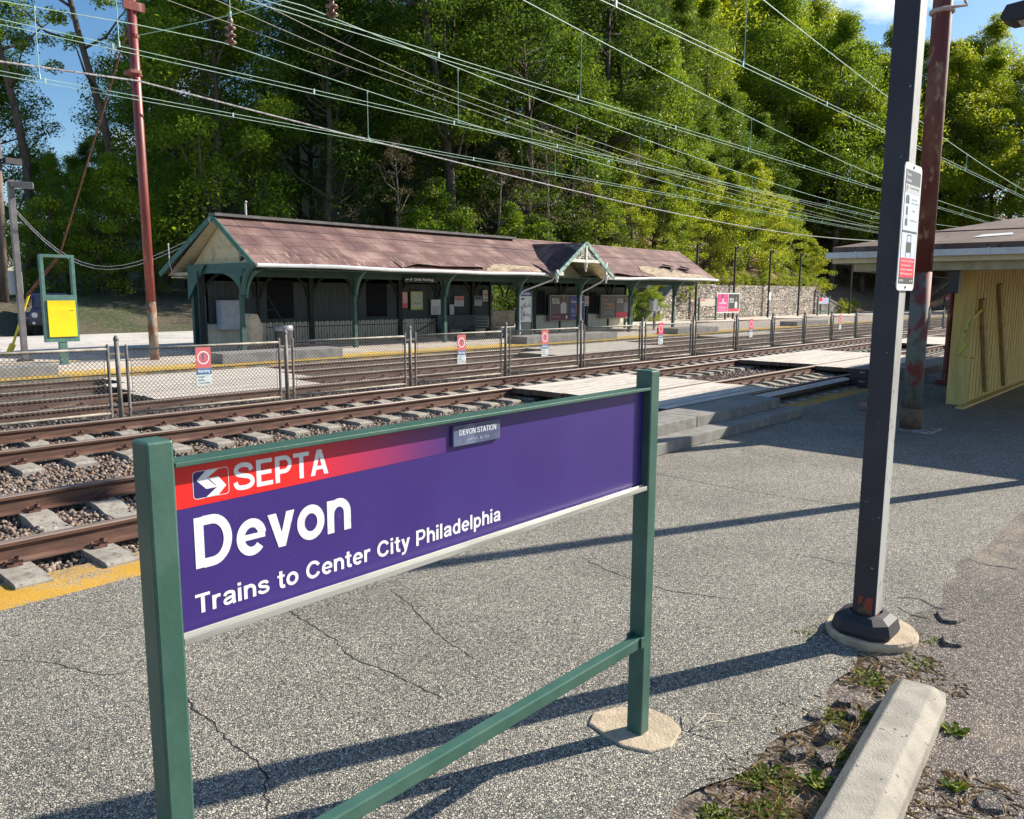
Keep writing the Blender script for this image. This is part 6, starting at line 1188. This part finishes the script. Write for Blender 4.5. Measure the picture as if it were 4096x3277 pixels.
PR['sparse'] = [tree_proto(8, 25, 4.6, .42, 46, 144, 0.203, 'mid', cl_r=(.5, 1.0)), tree_proto(9, 23, 4.0, .5, 34, 144, 0.203, 'mid', lean=.12, cl_r=(.5, .9))]
PR['sdark'] = [tree_proto(10, 5, 2.3, .02, 60, 176, 0.133, 'dark', trunk_r=.05, cl_r=(.45, .8)), tree_proto(11, 7, 2.5, .02, 75, 176, 0.140, 'mid', trunk_r=.06, cl_r=(.5, .9))]
PR['slime'] = [tree_proto(12, 5, 2.4, .02, 62, 192, 0.133, 'lime', trunk_r=.05, cl_r=(.45, .8)), tree_proto(13, 8, 2.8, .04, 85, 176, 0.156, 'lime', trunk_r=.07, cl_r=(.5, .9))]
PR['brush'] = [tree_proto(14, 4.5, 2.3, .02, 50, 96, 0.117, 'brown', bark2, trunk_r=.05, cl_r=(.4, .8))]
PR['snag'] = [tree_proto(15, 14, 3.6, .3, 60, 41, 0.156, 'brown', bark2, trunk_r=.16, cl_r=(.5, 1.0))]
TI = {'dark': ('deciduous_tree', 'tree'), 'mid': ('deciduous_tree', 'tree'), 'lime': ('deciduous_tree', 'tree'), 'sparse': ('deciduous_tree', 'tree'), 'sdark': ('shrub', 'shrub'), 'slime': ('shrub', 'shrub'), 'brush': ('shrub', 'shrub'), 'snag': ('deciduous_tree', 'tree')}
def plant(kind, x, y, s=1, label=None, group=None, z=None, sz=None, i=None):
    tm, cm_ = PR[kind][(rnd.randrange(len(PR[kind])) if i is None else i)]
    zz = float(max(hill(x, y), .1)) if z is None else z
    o = bpy.data.objects.new(TI[kind][0], None); S.collection.objects.link(o); o.location = (x, y, zz-.1); o.rotation_euler = (rnd.uniform(-.04, .04), rnd.uniform(-.04, .04), rnd.uniform(0, 6.28)); o.scale = (s, s, sz or s)
    ORG[o] = Vector((0, 0, 0)); place('trunk', tm, o); place('crown', cm_, o); tag(o, label, TI[kind][1], group); return o
def gap(x, y, H):   # the window of sky left of the red pole
    th = math.degrees(math.atan2(y, x)); return 67.6 < th < 73.4
def edgeY(x): return float(np.interp(x, [-10, 20, 30, 36, 50, 84, 92, 112], [48, 46.5, 40, 35.5, 36.5, 37.5, 41, 40]))
LM = [(200, 'above the left lamp post'), (450, 'between the left lamp post and the red pole'), (650, 'right behind the tall red pole'), (850, 'left of the roof gable'), (1050, 'above the vent pipe on the roof'), (1300, 'above the first roof bays'), (1600, 'above the hanging Daily Parking sign'), (1900, 'above the blue bench'), (2200, 'left of the small cross gable'), (2450, 'above the small cross gable'), (2700, 'above the right roof end'), (2870, 'above the blank notice board'), (3000, 'above the pink poster board'), (3120, 'above the third distant lamp'), (3240, 'above the end of the stone wall'), (3400, 'above the dirt bank'), (3560, 'just left of the near lamp post'), (3760, 'behind the near lamp post'), (3950, 'right of the thick rusted pole'), (9999, 'under the blue sky at far right')]
RW = ['front row', 'second row', 'third row', 'fourth row', 'fifth row', 'rearmost row']
def where(x, y):
    px = 2048+3160*math.tan(YAW-math.atan2(y, x)); return next(t_ for lim, t_ in LM if px < lim)
nT = 0
for row in range(6):
    x = -6+rnd.uniform(0, 3)
    while x < 138:
        y = edgeY(x)+row*6.2+rnd.uniform(-1.8, 1.8)+(1.5 if row == 0 else 0); th = math.degrees(math.atan2(y, x))
        if 5 < th < 82 and y < 100:
            zone = 'L' if th > 58 else ('M' if th > 36 else 'R')
            if zone == 'L':
                k = 'sparse' if gap(x, y, 20) else ('mid' if row == 0 or rnd.random() < .35 else 'dark'); lab = {'sparse': 'tall thin tree with open crown showing sky in the left wood', 'mid': 'mid green tree in the wood behind the grass bank, left', 'dark': 'dark green tall tree in the wood behind the grass bank, left'}[k]
                if k == 'sparse' or th > 75.2: x += 4; continue
                s = rnd.uniform(.85, 1.12)
            elif zone == 'M':
                k = 'dark' if rnd.random() < .6 else 'mid'; s = rnd.uniform(.9, 1.2); lab = {'dark': 'dark green tall tree in the wood above the station roof', 'mid': 'mid green tree in the wood above the station roof'}[k]
            else:
                k = ('dark' if rnd.random() < .75 else 'mid') if row < 2 else ('lime' if rnd.random() < .8 else 'mid'); s = rnd.uniform(.9, 1.12)*((.78 if x > 62 else 1.0) if row < 2 else 1.25)*(1+.30*(x > 75 and row > 1)); lab = {'lime': 'sunlit yellow green tree on the hillside at right', 'dark': 'dark green tree on the hillside at right', 'mid': 'mid green tree on the hillside at right'}[k]
            plant(k, x, y, s, {'dark': 'dark green tree', 'mid': 'mid green tree', 'lime': 'sunlit yellow green tree', 'sparse': 'thin open crowned tree'}[k]+' in the '+RW[row]+', '+where(x, y), 'trees of the wood behind the station' if zone != 'R' else 'trees on the hillside at right'); nT += 1
        x += rnd.uniform(4.6, 7.2)*(1+.12*row)
for k in range(18):   # where the line bends away
    x = 120+rnd.uniform(0, 22); y = 2+k*2.3+rnd.uniform(-1, 1); plant('lime' if rnd.random() < .75 else 'mid', x, y, rnd.uniform(.9, 1.1)+.30*min(1, k/11), 'sunlit tree where the tracks bend away, '+where(x, y), 'trees at the bend of the tracks')
for k, (x, y) in enumerate(((99, 37), (104, 41), (108, 36), (112, 40), (116, 35), (119, 42), (123, 37), (106, 47), (114, 48), (95, 44), (121, 31), (125, 27), (127, 33))):
    plant('lime' if k % 3 else 'mid', x, y, (1.55 if y > 34 else 1.4)+rnd.uniform(-.1, .1), 'tall sunlit tree on the skyline, '+where(x, y), 'tall trees on the right skyline')
for k, (th_, d_, s_, kd) in enumerate(((73.1, 53, 1.0, 'sparse'), (68.2, 52, 1.05, 'sparse'), (72.4, 60, .42, 'mid'), (71.3, 52, .36, 'mid'), (70.4, 58, .44, 'mid'), (69.4, 52, .38, 'mid'), (68.6, 62, .45, 'mid'), (71.8, 70, .5, 'mid'), (69.9, 72, .5, 'mid'))):
    plant(kd, d_*math.cos(R_(th_)), d_*math.sin(R_(th_)), s_, ('thin open crowned tree beside the window of blue sky, ' if kd == 'sparse' else 'low leafy young tree under the window of blue sky, ')+('left' if th_ > 70.5 else 'right')+' side', 'trees round the window of sky at left')
# understory
for k in range(17):
    x = -2+k*2.1+rnd.uniform(-.6, .6); plant('sdark', x, edgeY(x)-.8+rnd.uniform(-.7, .9), rnd.uniform(.6, 1.05), 'dark shrub on the grass bank, '+where(x, edgeY(x)-.8).replace('above', 'seen over'), 'shrubs along the grass bank')
for k in range(13):
    x = 31+k*1.7; plant('sdark' if k % 3 else 'snag', x, edgeY(x)-1.6+rnd.uniform(-.8, .8), rnd.uniform(.9, 1.5) if k % 3 else rnd.uniform(.6, .9), 'dense dark shrub rising behind the station roof' if k % 3 else 'bare pale branched sapling behind the station roof', 'undergrowth behind the station roof')
for k in range(11):
    x = 47+k*3.7; plant('slime', x, 34.2+rnd.uniform(-.8, 1.2), rnd.uniform(.75, 1.3), 'bright yellow green bush over the stone wall, '+where(x, 34), 'bright bushes above the stone wall', i=1)
for k in range(24):
    x = 50.5+k*1.32; plant('slime', x, 31.75+rnd.uniform(-.15, .15), .26+.1*rnd.random(), 'low sunlit ivy clump on top of the stone wall', 'ivy clumps along the top of the stone wall', i=0, z=2.55)
plant('slime', 53.6, 30.9, .42, 'leafy bush spilling over the stone wall beside the roof end', z=1.7, i=0)
for k in range(6): plant('slime' if k % 2 else 'sdark', 41+k*1.5, 31.2+rnd.uniform(-.5, .5), .5+.2*rnd.random(), 'leafy bush seen through the right arches', 'bushes seen through the right arches', i=0)
for k in range(8): plant('sdark', 25.4+k*1.0, 33.6+rnd.uniform(-.6, .6), .75, 'dark bush seen through the open passage', 'bushes seen through the open passage', i=0)
for k in range(20):
    x = 84+rnd.uniform(0, 30); plant('brush' if rnd.random() < .6 else 'slime', x, 37+rnd.uniform(0, 6), rnd.uniform(.5, 1.1), 'brown brushy shrub on the dirt bank at right', 'brush on the dirt bank', i=0)
for k in range(4): plant('slime', 85.5+k*1.3, 30.7, .30, 'small green shrub at the foot of the dirt bank', 'small shrubs at the foot of the dirt bank', i=0, z=.2)
